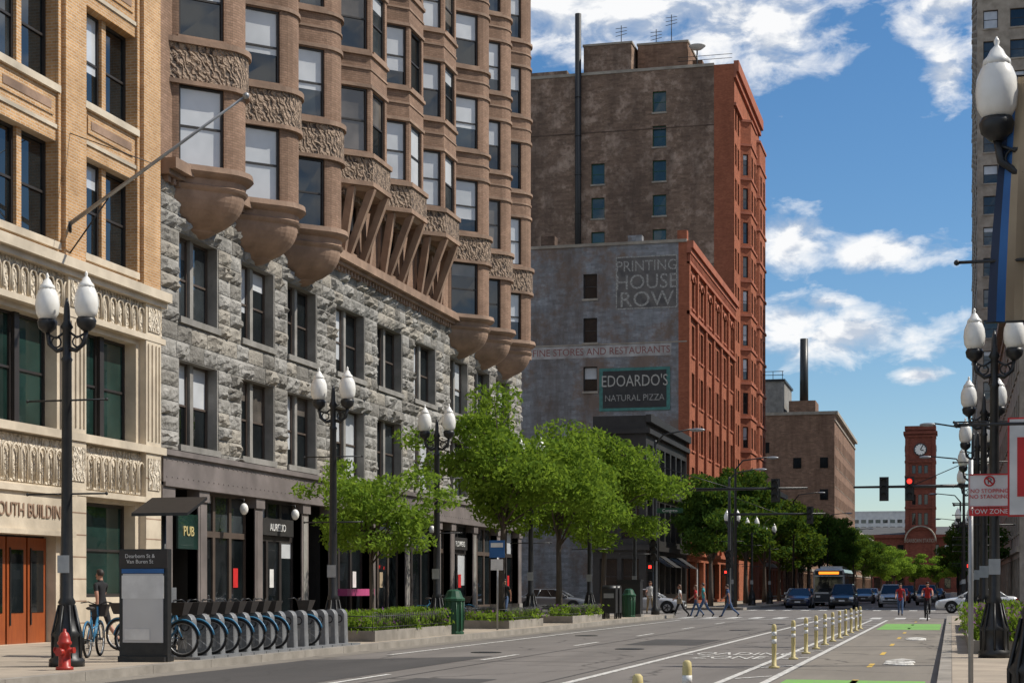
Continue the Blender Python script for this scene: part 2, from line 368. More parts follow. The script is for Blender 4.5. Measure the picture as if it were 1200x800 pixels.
# ------------------------------------------------------------------ building A (terracotta and tan brick)
A=empty('terracotta_office_building'); W_=MB();G_=MB();T_=MB()
y0=22.4-1.4; fr=F((XL,y0),(0,1),(1,0)); WA=43.4-y0
bays=[(39.2-4.2*i-y0,42.0-4.2*i-y0) for i in range(5)]
ops=[]
for f in range(7):
    for a,b in bays: ops.append((a,b,9.95+3.85*f,12.45+3.85*f))
facade(W_,G_,fr,WA,9.5,37,ops,tan,.35,det=2,pair=tan,pb=.45,sill=cream)
for f in range(7):
    z=12.75+3.85*f
    lbox(T_,fr,0,WA,z,z+.1,-.01,.04,cream)
    for a,b in bays:
        lbox(T_,fr,a+.15,b-.15,z+.3,z+.75,-.01,.035,tan)
        lbox(T_,fr,a+.3,b-.3,z+.42,z+.63,.035,.05,brownt)
for a,b in bays:
    for e in (a-.12,b): lbox(T_,fr,e,e+.12,9.9,36,-.01,.07,tan)
for a,b in bays+[(WA,WA+1)]:
    lbox(T_,fr,a-1.2,a-.2,9.55,36.5,-.01,.16,tan)
lbox(T_,fr,0,WA,36.4,37.4,0,.7,cream)
ops=[]
for a,b in bays: ops.append((a-.05,b+.05,5.4,8.05))
facade(W_,G_,fr,WA,5.3,9.5,ops,cream,.4,det=2,pb=.1,fm=frame,g=glassg,pair=frame)
ops=[]
for i,(a,b) in enumerate(bays): ops.append((a-.0,b+.0,1.25 if i%2==0 else .16,3.7 if i%2==0 else 2.75))
facade(W_,G_,fr,WA,.1,5.3,ops,cream,.4,det=1,pb=0,fm=frame,g=glassg,sill=None)
for i,(a,b) in enumerate(bays):
    if i%2==1:
        for q in range(3):
            w=(b-a)/3; lbox(G_,fr,a+q*w+.04,a+(q+1)*w-.04,.16,2.7,-.33,-.25,woodd)
            lbox(G_,fr,a+q*w+.18,a+(q+1)*w-.18,.9,2.4,-.25,-.235,glassd); lbox(G_,fr,a+q*w+.14,a+q*w+.18,.6,2.45,-.25,-.22,metal)
lbox(T_,fr,0,WA,9.35,9.6,-.05,.42,cream); lbox(T_,fr,0,WA,9.2,9.352,-.05,.28,cream)
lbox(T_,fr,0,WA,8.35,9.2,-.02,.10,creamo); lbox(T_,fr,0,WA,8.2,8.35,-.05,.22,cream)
lbox(T_,fr,0,WA,5.15,5.35,-.05,.25,cream); lbox(T_,fr,0,WA,3.8,3.95,-.05,.22,cream)
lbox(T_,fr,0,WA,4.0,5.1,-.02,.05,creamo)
q=.15
while q<WA-.3:
    for (zb,zt,r) in ((8.4,8.85,.16),(4.05,4.65,.16)):
        pts=[fr.p(q,zb,.13),fr.p(q,zt,.13)]+[fr.p(q+r-r*math.cos(t),zt+r*1.3*math.sin(t),.13) for t in np.linspace(.3,math.pi-.3,5)]+[fr.p(q+2*r,zt,.13),fr.p(q+2*r,zb,.13)]
        T_.tube(pts,.03,cream,5)
    q+=.4
for a,b in bays+[(WA,WA+1)]:
    lbox(T_,fr,a-1.15,a-.25,.1,9.2,-.02,.2,cream)
    for e in (a-1.05,a-.82,a-.59,a-.4): lbox(T_,fr,e,e+.07,5.5,8.1,.2,.24,cream)
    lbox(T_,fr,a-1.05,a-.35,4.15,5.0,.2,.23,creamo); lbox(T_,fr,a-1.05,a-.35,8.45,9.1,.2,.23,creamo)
    for zz in np.arange(.6,5,.55): lbox(T_,fr,a-1.152,a-.248,zz,zz+.03,.19,.204,brownt)
lbox(T_,fr,12.4,17.1,2.85,3.75,-.02,.28,cream); lbox(T_,fr,12.3,17.2,3.75,3.9,-.02,.36,cream); lbox(T_,fr,12.3,17.2,2.75,2.87,-.02,.34,cream)
text('PLYMOUTH BUILDING',(XL+.3,y0+14.75,3.3),(R(90),0,R(90)),.46,brownt,A,sx=.9)
shell(W_,XL-20,XL,y0,43.38,.1,37,tan,'nse')
W_.build('walls',A);G_.build('windows',A);T_.build('terracotta_trim',A)
fp=MB(); fp.tube([(XL,38.2,10.4),(-16.5,38.2,13.3)],[.06,.03],galv,8); fp.sph((-16.45,38.2,13.33),.08,galv); fp.tube([(XL+.1,38.2,9.7),(XL+1.2,38.2,11.06)],.02,metal); fp.tube([(XL,38.2,12.8),(XL+2.4,38.2,11.85)],.012,metal,5)
fp.lathe((XL+.08,38.2,10.3),[(.12,0),(.12,.25)],metal,8); fp.build('flagpole')
# ------------------------------------------------------------------ building M (bay window building)
B=empty('bay_window_building'); W_=MB();G_=MB();T_=MB();S_=MB()
Y0=43.5; fr=F((XL,Y0),(0,1),(1,0)); L=41.0
prs=[(44.7,47.3),(49.1,51.7),(52.9,55.5),(57.5,60.5),(62.0,65.0),(66.6,69.6),(71.8,74.6),(75.7,78.4),(79.6,82.2)]
prs=[(a-Y0,b-Y0) for a,b in prs]
ops=[(a,b,5.55,8.0) for a,b in prs]+[(a,b,9.2,11.62) for a,b in prs]
facade(W_,G_,fr,L,5.3,13.0,ops,stoneflat,.38,det=2,pair=stoneflat,pb=.55,sill=stoneflat,fm=framew)
zs=[5.32]
for a,b in zip([5.32,5.5,8.02,9.0,11.64],[5.5,8.02,9.0,11.64,12.95]):
    n=max(1,round((b-a)/.42)); zs+= [a+(b-a)*i/n for i in range(1,n+1)]
for za,zb in zip(zs,zs[1:]):
    zmid=(za+zb)/2
    cuts=[(o[0]-.06,o[1]+.06) for o in ops if o[2]-.2<zmid<o[3]]
    segs=[];c=0.0
    for a,b in sorted(cuts): segs.append((c,a)); c=b
    segs.append((c,L))
    for a,b in segs:
        if b-a<.15: continue
        n=max(1,round((b-a)/random.uniform(.7,1.1)))
        ed=[a+(b-a)*i/n+(random.uniform(-.12,.12) if 0<i<n else 0) for i in range(n+1)]
        for s0,s1 in zip(ed,ed[1:]):
            h=random.uniform(.05,.17); nx,nz=6,4
            rough=random.random()<.88
            rows=[]
            for iz in range(nz+1):
                row=[]
                for ix in range(nx+1):
                    s=s0+.012+(s1-s0-.024)*ix/nx; z=za+.01+(zb-za-.02)*iz/nz
                    edge=ix in(0,nx) or iz in(0,nz)
                    o=.015 if edge else (h*random.uniform(.35,1.35) if rough else .05)
                    if not edge: s+=random.uniform(-.03,.03); z+=random.uniform(-.025,.025)
                    row.append(fr.p(s,z,o))
                rows.append(row)
            S_.grid(rows,random.choices([stone,stoneb,stonec],[6,2,3])[0],closed=False,caps=False,sm=False)
lbox(T_,fr,-.05,L+.2,12.98,13.12,-.05,.3,brownt); lbox(T_,fr,-.05,L+.3,13.12,13.42,-.05,.5,brownt)
q=.1
while q<L: lbox(T_,fr,q,q+.16,12.8,12.978,0,.2,brownt); q+=.34
TOP=47.0
centR=[46.0,50.2,54.1,73.1,77.0,80.9]; centT=[59.0,63.5,68.1]
uops=[(c-Y0-1.3,c-Y0+1.3,13.7,15.7) for c in centT]
facade(W_,G_,fr,L,13.42,TOP,uops,brown,.35,det=2,pair=brown,pb=.3,sill=brownt)
lbox(T_,fr,55.9-Y0,56.7-Y0,13.42,TOP,-.01,.12,brown); lbox(T_,fr,70.4-Y0,71.1-Y0,13.42,TOP,-.01,.12,brown)
def bay(cy,prof,win,k0,kind):
    c=cy-Y0
    zbot=13.42 if kind=='r' else 16.0
    floors=range(k0,9)
    for i,(p,q) in enumerate(zip(prof,prof[1:])):
        P=fr.p(c+p[0],0,p[1]); Q=fr.p(c+q[0],0,q[1]); d=Vector((Q[0]-P[0],Q[1]-P[1])); l=d.length; d/=l
        n=(d[1],-d[0]); fs=F((P[0],P[1]),(d[0],d[1]),n)
        w=win.get(i)
        o=[]
        if w:
            for k in floors: o.append(((l-w)/2,(l+w)/2,13.45+3.65*k,15.72+3.65*k))
        facade(W_,G_,fs,l,zbot,TOP,o,brown,.14,det=2,pb=.95 if kind=='r' else .85,fm=frame)  # most bay panes turn pale, painting in the reflected sky beside real blinds
        if w:
            for a in o: lbox(T_,fs,a[0]-.06,a[1]+.06,a[2]-.1,a[2]+.01,-.05,.07,brownt)
    def sl(z0,z1,f,m,f2=None,ox=0):
        r1=[fr.p(c+a*f,z0,b*f+ox*(b>0)) for a,b in prof]; f2=f2 or f
        r2=[fr.p(c+a*f2,z1,b*f2+ox*(b>0)) for a,b in prof]
        T_.grid([r1,r2],m,closed=True,caps=True,sm=False)
    for k in floors:
        z=13.45+3.65*k
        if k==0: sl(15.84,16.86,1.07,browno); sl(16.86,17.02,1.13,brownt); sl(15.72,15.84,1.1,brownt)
        else:
            sl(z+2.3,z+2.42,1.05,brownt); sl(z+3.45,z+3.56,1.07,brownt); sl(z+2.95,z+3.02,1.03,brownt)
    if kind=='r':
        pr=[(13.44,1.02),(13.46,1.16),(13.3,1.18),(13.22,1.12),(13.14,1.02),(12.98,1.0),(12.93,1.06),(12.86,1.03)]
        for tt in np.linspace(0.05,1,9): pr.append((12.84-1.0*tt,.98*math.sqrt(max(0,1-(tt*.93)**2))))
        pr+=[(11.8,.34),(11.72,.22),(11.66,.05)]
        T_.grid([[fr.p(c+a*f,z,b*f) for a,b in prof] for z,f in pr],brownt,closed=True,caps=True,sm=False)
    else:
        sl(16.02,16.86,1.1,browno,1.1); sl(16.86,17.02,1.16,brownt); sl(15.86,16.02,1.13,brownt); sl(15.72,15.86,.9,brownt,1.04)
        for s in (-1.35,-.75,.75,1.35):
            w=.11; dd=1.15 if abs(s)<1 else .6
            a=fr.p
            T_.hexa([a(c+s-w,13.45,.02),a(c+s+w,13.45,.02),a(c+s+w,13.45,.3),a(c+s-w,13.45,.3),a(c+s-w,15.8,dd-.2),a(c+s+w,15.8,dd-.2),a(c+s+w,15.8,dd+.08),a(c+s-w,15.8,dd+.08)],brownt)
            lbox(T_,fr,c+s-w,c+s+w,13.45,15.75,0,.12,brownt)
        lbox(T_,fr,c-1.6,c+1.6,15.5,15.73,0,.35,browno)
profR=[(-1.76,0),(-1.68,.1),(-.62,1.16),(-.45,1.28),(-.22,1.36),(0,1.39),(.22,1.36),(.45,1.28),(.62,1.16),(1.68,.1),(1.76,0)]
profT=[(-1.95,0),(-1.85,.1),(-.9,1.1),(.9,1.1),(1.85,.1),(1.95,0)]
for c in centR: bay(c,profR,{1:1.34,8:1.34},0,'r')
for c in centT: bay(c,profT,{1:1.12,2:1.35,3:1.12},1,'t')
shell(W_,XL-22,XL,Y0,84.5,.1,TOP,brown,'nse'); lbox(T_,fr,-.0,L,46.8,47.6,0,1.9,brownt)
piers=[0,2.4,6.6,10.6,13.2,17.6,21.9,26.2,28.3,31.9,36.2,40.4]
for i,s in enumerate(piers):
    w=.6 if i not in(0,len(piers)-1) else .7
    lbox(T_,fr,s,min(s+w,L),.12,4.35,-.3,.04,steel); lbox(T_,fr,s-.05,min(s+w+.05,L),.12,.7,-.3,.1,stoneflat); lbox(T_,fr,s-.05,min(s+w+.05,L),4.0,4.35,-.3,.1,steel)
    if w==.6:
        lbox(T_,fr,s+.12,s+.48,.8,3.9,.04,.055,stoneflat if i%3==0 else steel)
lbox(T_,fr,0,L,4.35,5.32,-.3,.1,steel); lbox(T_,fr,0,L,5.2,5.35,-.1,.2,steel); lbox(T_,fr,0,L,4.33,4.45,-.1,.17,steel)
q=.2
while q<L:
    for zz in (4.6,5.08): T_.lathe(fr.p(q,zz,.1),[(.02,-.02),(.02,.02)],steel,5)
    q+=.35
for i,(a,b) in enumerate(zip(piers,piers[1:])):
    a+=.6; dp=-1.3 if i in (0,3) else -.35
    if b-a<.5: continue
    p=fr.p
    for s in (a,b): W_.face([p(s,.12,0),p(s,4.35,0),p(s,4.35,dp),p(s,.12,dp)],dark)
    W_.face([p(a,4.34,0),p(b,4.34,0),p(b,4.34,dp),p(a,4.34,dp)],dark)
    n=max(2,round((b-a)/1.3)); w=(b-a)/n
    lbox(G_,fr,a,b,.14,.6,dp-.05,dp+.08,blk)
    for j in range(n):
        s0,s1=a+j*w,a+(j+1)*w
        single(G_,fr,s0,s1,.6,3.1,dp,framew if i%2 else frame,0,.15,glassd); single(G_,fr,s0,s1,3.1,4.34,dp,framew if i%2 else frame,0,.35,glassm)
        if (i+j)%3==0:
            lbox(G_,fr,s0+.3,s0+.3+w*.3,1.5,2.1,dp+.03,dp+.035,random.choice([white,redsign,sandb,bluep]))
    if i in (2,5,8): lbox(G_,fr,a+.3,b-.3,3.2,3.75,dp+.08,dp+.2,blk); text(['AURELIO','CAFE','FLOWERS'][i//3],(XL+dp+.215,Y0+(a+b)/2,3.45),(R(90),0,R(90)),.34,white,B)
lbox(G_,fr,.9,2.2,2.6,3.6,.06,.12,glassg); text('PUB',(XL+.135,Y0+1.55,3.1),(R(90),0,R(90)),.4,yel,B)
lbox(T_,fr,14.2,17.2,1.2,1.45,-.2,.35,pinkm)
for s in (5.0,9.2,20,24.5): T_.sph(fr.p(s,3.9,.35),(.14,.14,.18),globe,8,6); T_.tube([fr.p(s,4.2,.05),fr.p(s,4.2,.35),fr.p(s,4.05,.35)],.02,metal,5)
W_.build('walls',B);G_.build('windows',B);T_.build('terracotta_trim',B);S_.build('stone_blocks',B)
# ------------------------------------------------------------------ black iron front building
K=empty('black_iron_front_building'); W_=MB();G_=MB()
fr=F((XL,121.4),(0,1),(1,0)); L=19.5
ops=[(a,a+2.2,z,z+2.9) for a in np.arange(.6,18,2.7) for z in (1,5,9)]
facade(W_,G_,fr,L,.1,13.9,ops,blk,.35,det=1,pb=.1)
fn=F((-25.2,121.4),(1,0),(0,-1)); facade(W_,G_,fn,3.9,.1,13.9,[(.5,1.8,z,z+2.6) for z in (1,5,9)]+[(2.1,3.4,z,z+2.6) for z in (1,5,9)],blk,.3,det=1,pb=.1)
for z in (4.2,8.3,12.6): lbox(W_,fr,-.2,L,z,z+.35,0,.3,blk); lbox(W_,fn,-.2,4.2,z,z+.35,.0,.29,blk)
lbox(W_,fr,-.1,L,13.4,13.95,0,.4,blk)
shell(W_,-25.2,XL,121.4,140.9,.1,13.9,blk,'es'); W_.build('walls',K);G_.build('windows',K)
aw=MB()
for yy in np.arange(123,139,4): aw.face([(XL,yy,3.9),(XL,yy+3.2,3.9),(XL+1.3,yy+3.2,3.0),(XL+1.3,yy,3.0)],blk)
aw.build('awning',K)
# ------------------------------------------------------------------ printing house
P=empty('red_brick_printing_house'); W_=MB();G_=MB();T_=MB()
fr=F((XL,141),(0,1),(1,0)); L=31.4; ops=[]
bw=L/6
for i in range(6):
    for z in (4.6,8.6,12.6,16.6,20.6,24.6):
        for j in range(2):
            a=i*bw+.75+j*2.05; ops.append((a,a+1.55,z+.5,z+3.1 if z<24 else z+2.9))
facade(W_,G_,fr,L,4.2,30.2,ops,redb,.35,det=1,pb=.3,fm=frame,sill=redt)
for i in range(7):
    s=min(max(i*bw-.35,0),L-.7); lbox(T_,fr,s,s+.7,4.2,28.6,-.01,.22,redb)
for z in (4.2,8.3,24.2,28.4): lbox(T_,fr,0,L,z,z+.3,-.01,.28,redt)
lbox(T_,fr,0,L,29.7,30.3,-.01,.55,redt); lbox(T_,fr,0,L,29.3,29.7,-.01,.35,redt)
q=.2
while q<L: lbox(T_,fr,q,q+.3,28.75,29.28,-.01,.28,redt); q+=.75
for o in ops:
    if o[3]>27:
        c=(o[0]+o[1])/2; T_.tube([fr.p(c+.85*math.cos(t),o[3]-.1+.55*math.sin(t),.03) for t in np.linspace(0,math.pi,8)],.12,redt,5)
ops=[(i*bw+.5,(i+1)*bw-.5,.4,3.7) for i in range(6)]
facade(W_,G_,fr,L,.1,4.2,ops,redb,.5,det=0,pb=.1)
xl=-52; fn=F((xl,141),(1,0),(0,-1)); WN=XL-xl
sops=[(-30.1-xl,-28.9-xl,z,z+2.1) for z in (25.8,22.1,18.0)]+[(-38-xl,-36.8-xl,z,z+2.1) for z in (25.8,22.1,18.0,14)]
facade(W_,G_,fn,WN,.1,30.2,sops,paintb,.3,det=1,pb=.1,sill=lime)
lbox(T_,fn,0,WN,30.2,30.45,-.35,.1,lime); lbox(T_,fn,WN-5,WN-3.8,30.45,31.0,-1,-.1,paintb); lbox(T_,fn,WN-.8,WN,30.45,31.2,-.8,.0,redb)
lbox(T_,fn,WN-12.5,WN-11.3,30.45,31.3,-1.2,-.1,brbd)
lbox(T_,fn,0,WN,21.9,22.0,0,.03,lime)
lbox(T_,fn,WN-.7,WN-.0,.1,30.2,-.2,.012,redb)
lbox(T_,fn,-27.3-xl,-22.1-xl,24.8,29.2,0,.012,ghostd)
lbox(T_,fn,-34.6-xl,-22.6-xl,20.85,21.85,0,.01,ghostp)
for a,b,c,d in ((-27.3,-22.1,24.8,24.9),(-27.3,-22.1,29.1,29.2),(-27.3,-27.2,24.9,29.1),(-22.2,-22.1,24.9,29.1)): lbox(T_,fn,a-xl,b-xl,c,d,.012,.03,ghostw)
lbox(T_,fn,-28.7-xl,-22.7-xl,16.3,19.9,0,.08,teal); lbox(T_,fn,-28.4-xl,-23.0-xl,16.55,19.65,.08,.1,blk)
for i,(tx,zz,s,sx) in enumerate((('PRINTING',28.35,1.25,.92),('HOUSE',27.0,1.75,.95),('ROW',25.55,1.8,1.05))): text(tx,(-24.7,140.98,zz),(R(90),0,0),s,ghostw,P,ext=.004,sx=sx)
text('FINE STORES AND RESTAURANTS',(-28.6,140.985,21.33),(R(90),0,0),.84,ghostr,P,ext=.004,sx=.93)
text("EDOARDO'S",(-25.7,140.88,18.75),(R(90),0,0),1.35,ghostw2,P,ext=.01,sx=.76); text("NATURAL PIZZA",(-25.7,140.88,17.35),(R(90),0,0),.75,ghostw,P,ext=.01,sx=.9)
shell(W_,xl,XL,141,172.4,.1,30.2,redb,'es'); W_.build('walls',P);G_.build('windows',P);T_.build('cornice_and_signs',P)
# ------------------------------------------------------------------ tall red building
Q=empty('tall_brick_office_building'); W_=MB();G_=MB();T_=MB()
fr=F((XL,172.6),(0,1),(1,0)); L=23.4; ops=[]
zf=[4.8+3.55*i for i in range(14)]
for z in zf[:-1]:
    for a in (1.0,3.2): ops.append((a,a+1.35,z+.6,z+2.8))
facade(W_,G_,fr,L,.1,54.5,ops,redb,.3,det=1,pb=.3,fm=frame,g=None)
for z in (4.6,8.2,50.2): lbox(T_,fr,0,L,z,z+.3,-.01,.25,redt)
lbox(T_,fr,0,L,53.6,54.7,-.01,.5,redt); lbox(T_,fr,0,L,53.0,53.6,-.01,.25,redt)
def oriel(s0,s1,dp,z0,z1):
    pf=[(s0,0),(s0+.7,dp),(s1-.7,dp),(s1,0)]
    for i,(p,q) in enumerate(zip(pf,pf[1:])):
        Pp=fr.p(p[0],0,p[1]);Qq=fr.p(q[0],0,q[1]); d=Vector((Qq[0]-Pp[0],Qq[1]-Pp[1])); l=d.length; d/=l
        fs=F((Pp[0],Pp[1]),(d[0],d[1]),(d[1],-d[0])); o=[]
        for z in zf:
            if z>z0 and z+3<z1:
                if i==1: n=2 if l>4 else 1; o+= [((l/n)*(j+.5)-.75,(l/n)*(j+.5)+.75,z+.6,z+2.8) for j in range(n)]
                elif l>.95: o.append((l/2-.3,l/2+.3,z+.6,z+2.8))
        facade(W_,G_,fs,l,z0,z1,o,redb,.2,det=1,pb=.3)
    for z in list(np.arange(z0,z1,3.55))+[z1-.2]:
        T_.grid([[fr.p(a+(.1 if a>s1-1 else -.1),zz,b+.12*(b>0)) for a,b in pf] for zz in (z,z+.25)],redt,caps=True,sm=False)
oriel(5.6,12.2,1.0,12.0,50.2); oriel(14.0,21.5,1.0,12.0,50.2)
xl=-60; fn=F((xl,172.6),(1,0),(0,-1)); WN=XL-xl; sops=[]
for i in range(7): z=50-3.52*i; sops.append((-29.6-xl,-28.2-xl,z,z+2.15))
for i in range(5): z=43-3.52*i; sops.append((-36.0-xl,-34.6-xl,z,z+2.15))
facade(W_,G_,fn,WN,.1,54.3,sops,brb,.3,det=1,pb=0,fm=binm,g=glassg,sill=lime)
lbox(T_,fn,WN-2.0,WN,.1,54.4,-.3,.02,redb)
lbox(T_,fn,0,WN-2,54.3,54.6,-.4,.08,lime)
for z in (34.2,48.3): lbox(T_,fn,0,WN-2,z,z+.12,0,.02,brbd)
lbox(T_,fn,-36.8-xl,-31.8-xl,54.3,57.3,-7,-.0,brb); lbox(T_,fn,-36.9-xl,-31.7-xl,57.3,57.5,-7.1,.08,lime)
lbox(T_,fn,-31.5-xl,-26.3-xl,54.3,57.6,-9,-2,farb); lbox(T_,fn,-31.6-xl,-26.2-xl,57.6,57.8,-9.1,-1.9,lime)
lbox(T_,fn,-46-xl,-39-xl,54.3,55.6,-9,-2,brb)
lbox(T_,fn,-25.9-xl,-24.9-xl,54.3,55.9,-4,-2.8,farb)
T_.tube([(-37.3,172.2,26),(-37.3,172.2,60.6)],.33,metal,12)
for z in np.arange(28,56,4): T_.torus((-37.3,172.2,z),.35,.05,metal,'z',12,4)
for (x,h) in ((-33.5,60.3),(-29.8,59.6),(-28.2,61)):
    T_.tube([(x,176,57.3),(x,176,h)],.045,metal,5)
    for zz in (.3,.7,1.1): T_.tube([(x-.6,176,h-zz),(x+.6,176,h-zz*.8)],.03,metal,4)
T_.lathe((-25.3,174.5,56.6),[(.05,0),(.5,.12),(.85,.4),(.9,.45)],white,14); T_.tube([(-25.3,174.5,54),(-25.3,174.5,56.6)],.08,metal,6)
T_.tube([(-27,172.9,55.5),(-21.5,172.9,55.5)],.03,metal,4); T_.tube([(-27,172.9,55.1),(-21.5,172.9,55.1)],.03,metal,4)
shell(W_,xl,XL,172.6,196,.1,54.3,brb,'es'); W_.build('walls',Q);G_.build('windows',Q);T_.build('trim_and_roof_gear',Q)
# ------------------------------------------------------------------ simple buildings
def simple(name,x0,x1,y0,y1,h,mw,face='w',fl=3.8,bayw=3.2,ww=1.5,wh=2.1,trim=lime,north=True,pb=.3,det=1,fm=None,nm=None,g=None):
    E=empty(name); W_=MB();G_=MB();T_=MB()
    if face=='w': fr=F((x1,y0),(0,1),(1,0))
    else: fr=F((x0,y0),(0,1),(-1,0))
    def ops(L):
        o=[];n=max(1,int(L/bayw)); b=L/n; z=4.6
        while z+fl<h:
            for i in range(n): c=(i+.5)*b; o.append((c-ww/2,c+ww/2,z+.8,z+.8+wh))
            z+=fl
        for i in range(n): c=(i+.5)*b; o.append((c-bayw*.4,c+bayw*.4,.5,3.6))
        return o
    facade(W_,G_,fr,y1-y0,.1,h,ops(y1-y0),mw,.3,det=det,pb=pb,fm=fm,sill=trim,g=g)
    fn=F((x0,y0),(1,0),(0,-1))
    if north: facade(W_,G_,fn,x1-x0,.1,h,ops(x1-x0),nm or mw,.3,det=det,pb=pb,fm=fm,sill=trim,g=g)
    else: W_.face([(x0,y0,.1),(x1,y0,.1),(x1,y0,h),(x0,y0,h)],nm or mw)
    lbox(T_,fr,0,y1-y0,h-.1,h+.5,-.3,.6,trim); lbox(T_,fr,0,y1-y0,4.0,4.4,-.02,.2,trim); lbox(T_,fr,0,y1-y0,h-1.4,h-1.1,-.02,.2,trim)
    lbox(T_,fn,0,x1-x0,h-.1,h+.48,-.28,.2,trim)
    shell(W_,x0,x1,y0,y1,.1,h,mw,'s'+('e' if face=='w' else 'w'))
    W_.build('walls',E);G_.build('windows',E);T_.build('trim',E); return E
E=simple('far_brick_loft_building',-75,XL,326,396,34.2,farb,north=False,nm=farb,bayw=4)
t=MB()
for (x,z) in ((-24,24),(-24,18),(-29,24),(-29,12),(-35,27),(-24,12)): t.box(x,x+1.5,325.9,325.99,z,z+2,glassd)
t.box(-42,-31,328,345,34.2,40.8,stoneflat); t.box(-42.3,-30.7,327.7,345.3,40.8,41.2,metal); t.box(-30,-25,328,336,34.2,37,farb)
t.box(-40,-36,327.9,328,35.5,38,glassm)
for zz in (42.0,42.7): t.tube([(-42,328,zz),(-31,328,zz)],.06,metal,4)
for xx in np.arange(-42,-30,1.8): t.tube([(xx,328,41.2),(xx,328,42.7)],.06,metal,4)
t.build('rooftop_structures',E)
t=MB(); t.tube([(-27.3,330,34),(-27.3,330,49)],[.85,.75],metal,14); t.build('chimney_stack',E)
simple('low_brick_shop_building',-50,XL,200,225,13,redb); simple('brown_brick_shop_building',-50,XL,228,320,11,farb,north=False)
simple('far_row_building',-50,XL,398,480,14,farb)
simple('limestone_tower_building',3.0,40,212,266,100,lime,face='e',fl=3.7,bayw=3.0,ww=1.7,wh=2.2,pb=.4)
simple('beige_store_building',4.6,40,124,200,24.5,lime,face='e',bayw=3.8,ww=2.2,pb=.4)
simple('added_reflection_building',16,45,-30,80,15,brown,face='e',bayw=3.6,ww=1.9,pb=.4,det=1)  # unseen building added so the lower windows opposite reflect something darker
simple('small_brick_building',5,40,270,330,16,redb,face='e'); simple('corner_brick_building',6,40,335,480,12,farb,face='e')
simple('distant_white_building',-44,-18,800,815,36,pale,fl=3.2,bayw=3,ww=2.2,wh=1.6,trim=pale,pb=0,g=glassm)
# station
E=empty('clock_tower_station'); W_=MB();G_=MB();T_=MB()
fn=F((-30,520),(1,0),(0,-1)); ops=[(i*3.4+.8,i*3.4+2.6,z,z+3.2) for i in range(14) for z in (1.2,6.5,11)]
facade(W_,G_,fn,48,0,16.5,ops,stat,.4,det=1,pb=.1); lbox(T_,fn,0,48,16.2,17.2,-.2,.7,stat); lbox(T_,fn,0,48,5.4,5.9,-.1,.2,lime)
shell(W_,-30,18,520,560,0,16.5,stat,'ews')
W_.face([(-30,520,16.5),(18,520,16.5),(16,535,20),(-28,535,20)],roofm)
tx,ty,hw=-8.9,522.5,4.1
for fr in (F((tx-hw,ty-hw),(1,0),(0,-1)),F((tx+hw,ty-hw),(0,1),(1,0)),F((tx-hw,ty-hw),(0,1),(-1,0)),F((tx-hw,ty+hw),(1,0),(0,1))):
    ops=[(1.7+j*1.75,2.75+j*1.75,z,z+h) for j in range(3) for z,h in ((20,3.5),(26,3),(35.2,2.4))]
    facade(W_,G_,fr,2*hw,0,48,ops,stat,.5,det=0,pb=0,g=glassd)
    for s in (-.25,2*hw-.75): lbox(T_,fr,s,s+1,0,47,-.2,.3,stat)
    for z in (18.5,24.8,30.8,34,38.4,45.9): lbox(T_,fr,-.4,2*hw+.4,z,z+.55,-.2,.45,stat)
    lbox(T_,fr,-.6,2*hw+.6,46.8,47.6,-.2,.8,stat); lbox(T_,fr,-.35,2*hw+.35,48,49.2,-.3,.4,stat)
    ring=lambda r,o:[(fr.p(hw+r*math.cos(a),42.2+r*math.sin(a),o)) for a in np.linspace(0,2*math.pi,25)[:-1]]
    T_.face(ring(2.15,.32),stat);T_.grid([ring(2.15,0),ring(2.15,.32)],redt,caps=False); T_.face(ring(1.6,.36),globe); T_.grid([ring(1.95,.34),ring(1.6,.4)],metal,caps=False)
    for a,l in ((R(60),1.5),(R(-20),1.0)): T_.tube([fr.p(hw,42.2,.42),fr.p(hw+l*math.cos(a),42.2+l*math.sin(a),.42)],.13,metal,4)
    for a in range(12): T_.tube([fr.p(hw+1.3*math.cos(a*R(30)),42.2+1.3*math.sin(a*R(30)),.4),fr.p(hw+1.7*math.cos(a*R(30)),42.2+1.7*math.sin(a*R(30)),.4)],.07,metal,4)
W_.face([(tx-hw,ty-hw,48),(tx+hw,ty-hw,48),(tx+hw,ty+hw,48),(tx-hw,ty+hw,48)],roofm)
T_.torus((tx,517.5,15.2),4.4,.25,lime,'y',16,5,0,math.pi)
text('DEARBORN STATION',(tx,517.6,15.3),(R(90),0,0),1.6,lime,E,ext=.05,sx=.6)
W_.build('walls',E);G_.build('windows',E);T_.build('trim_and_clock',E)
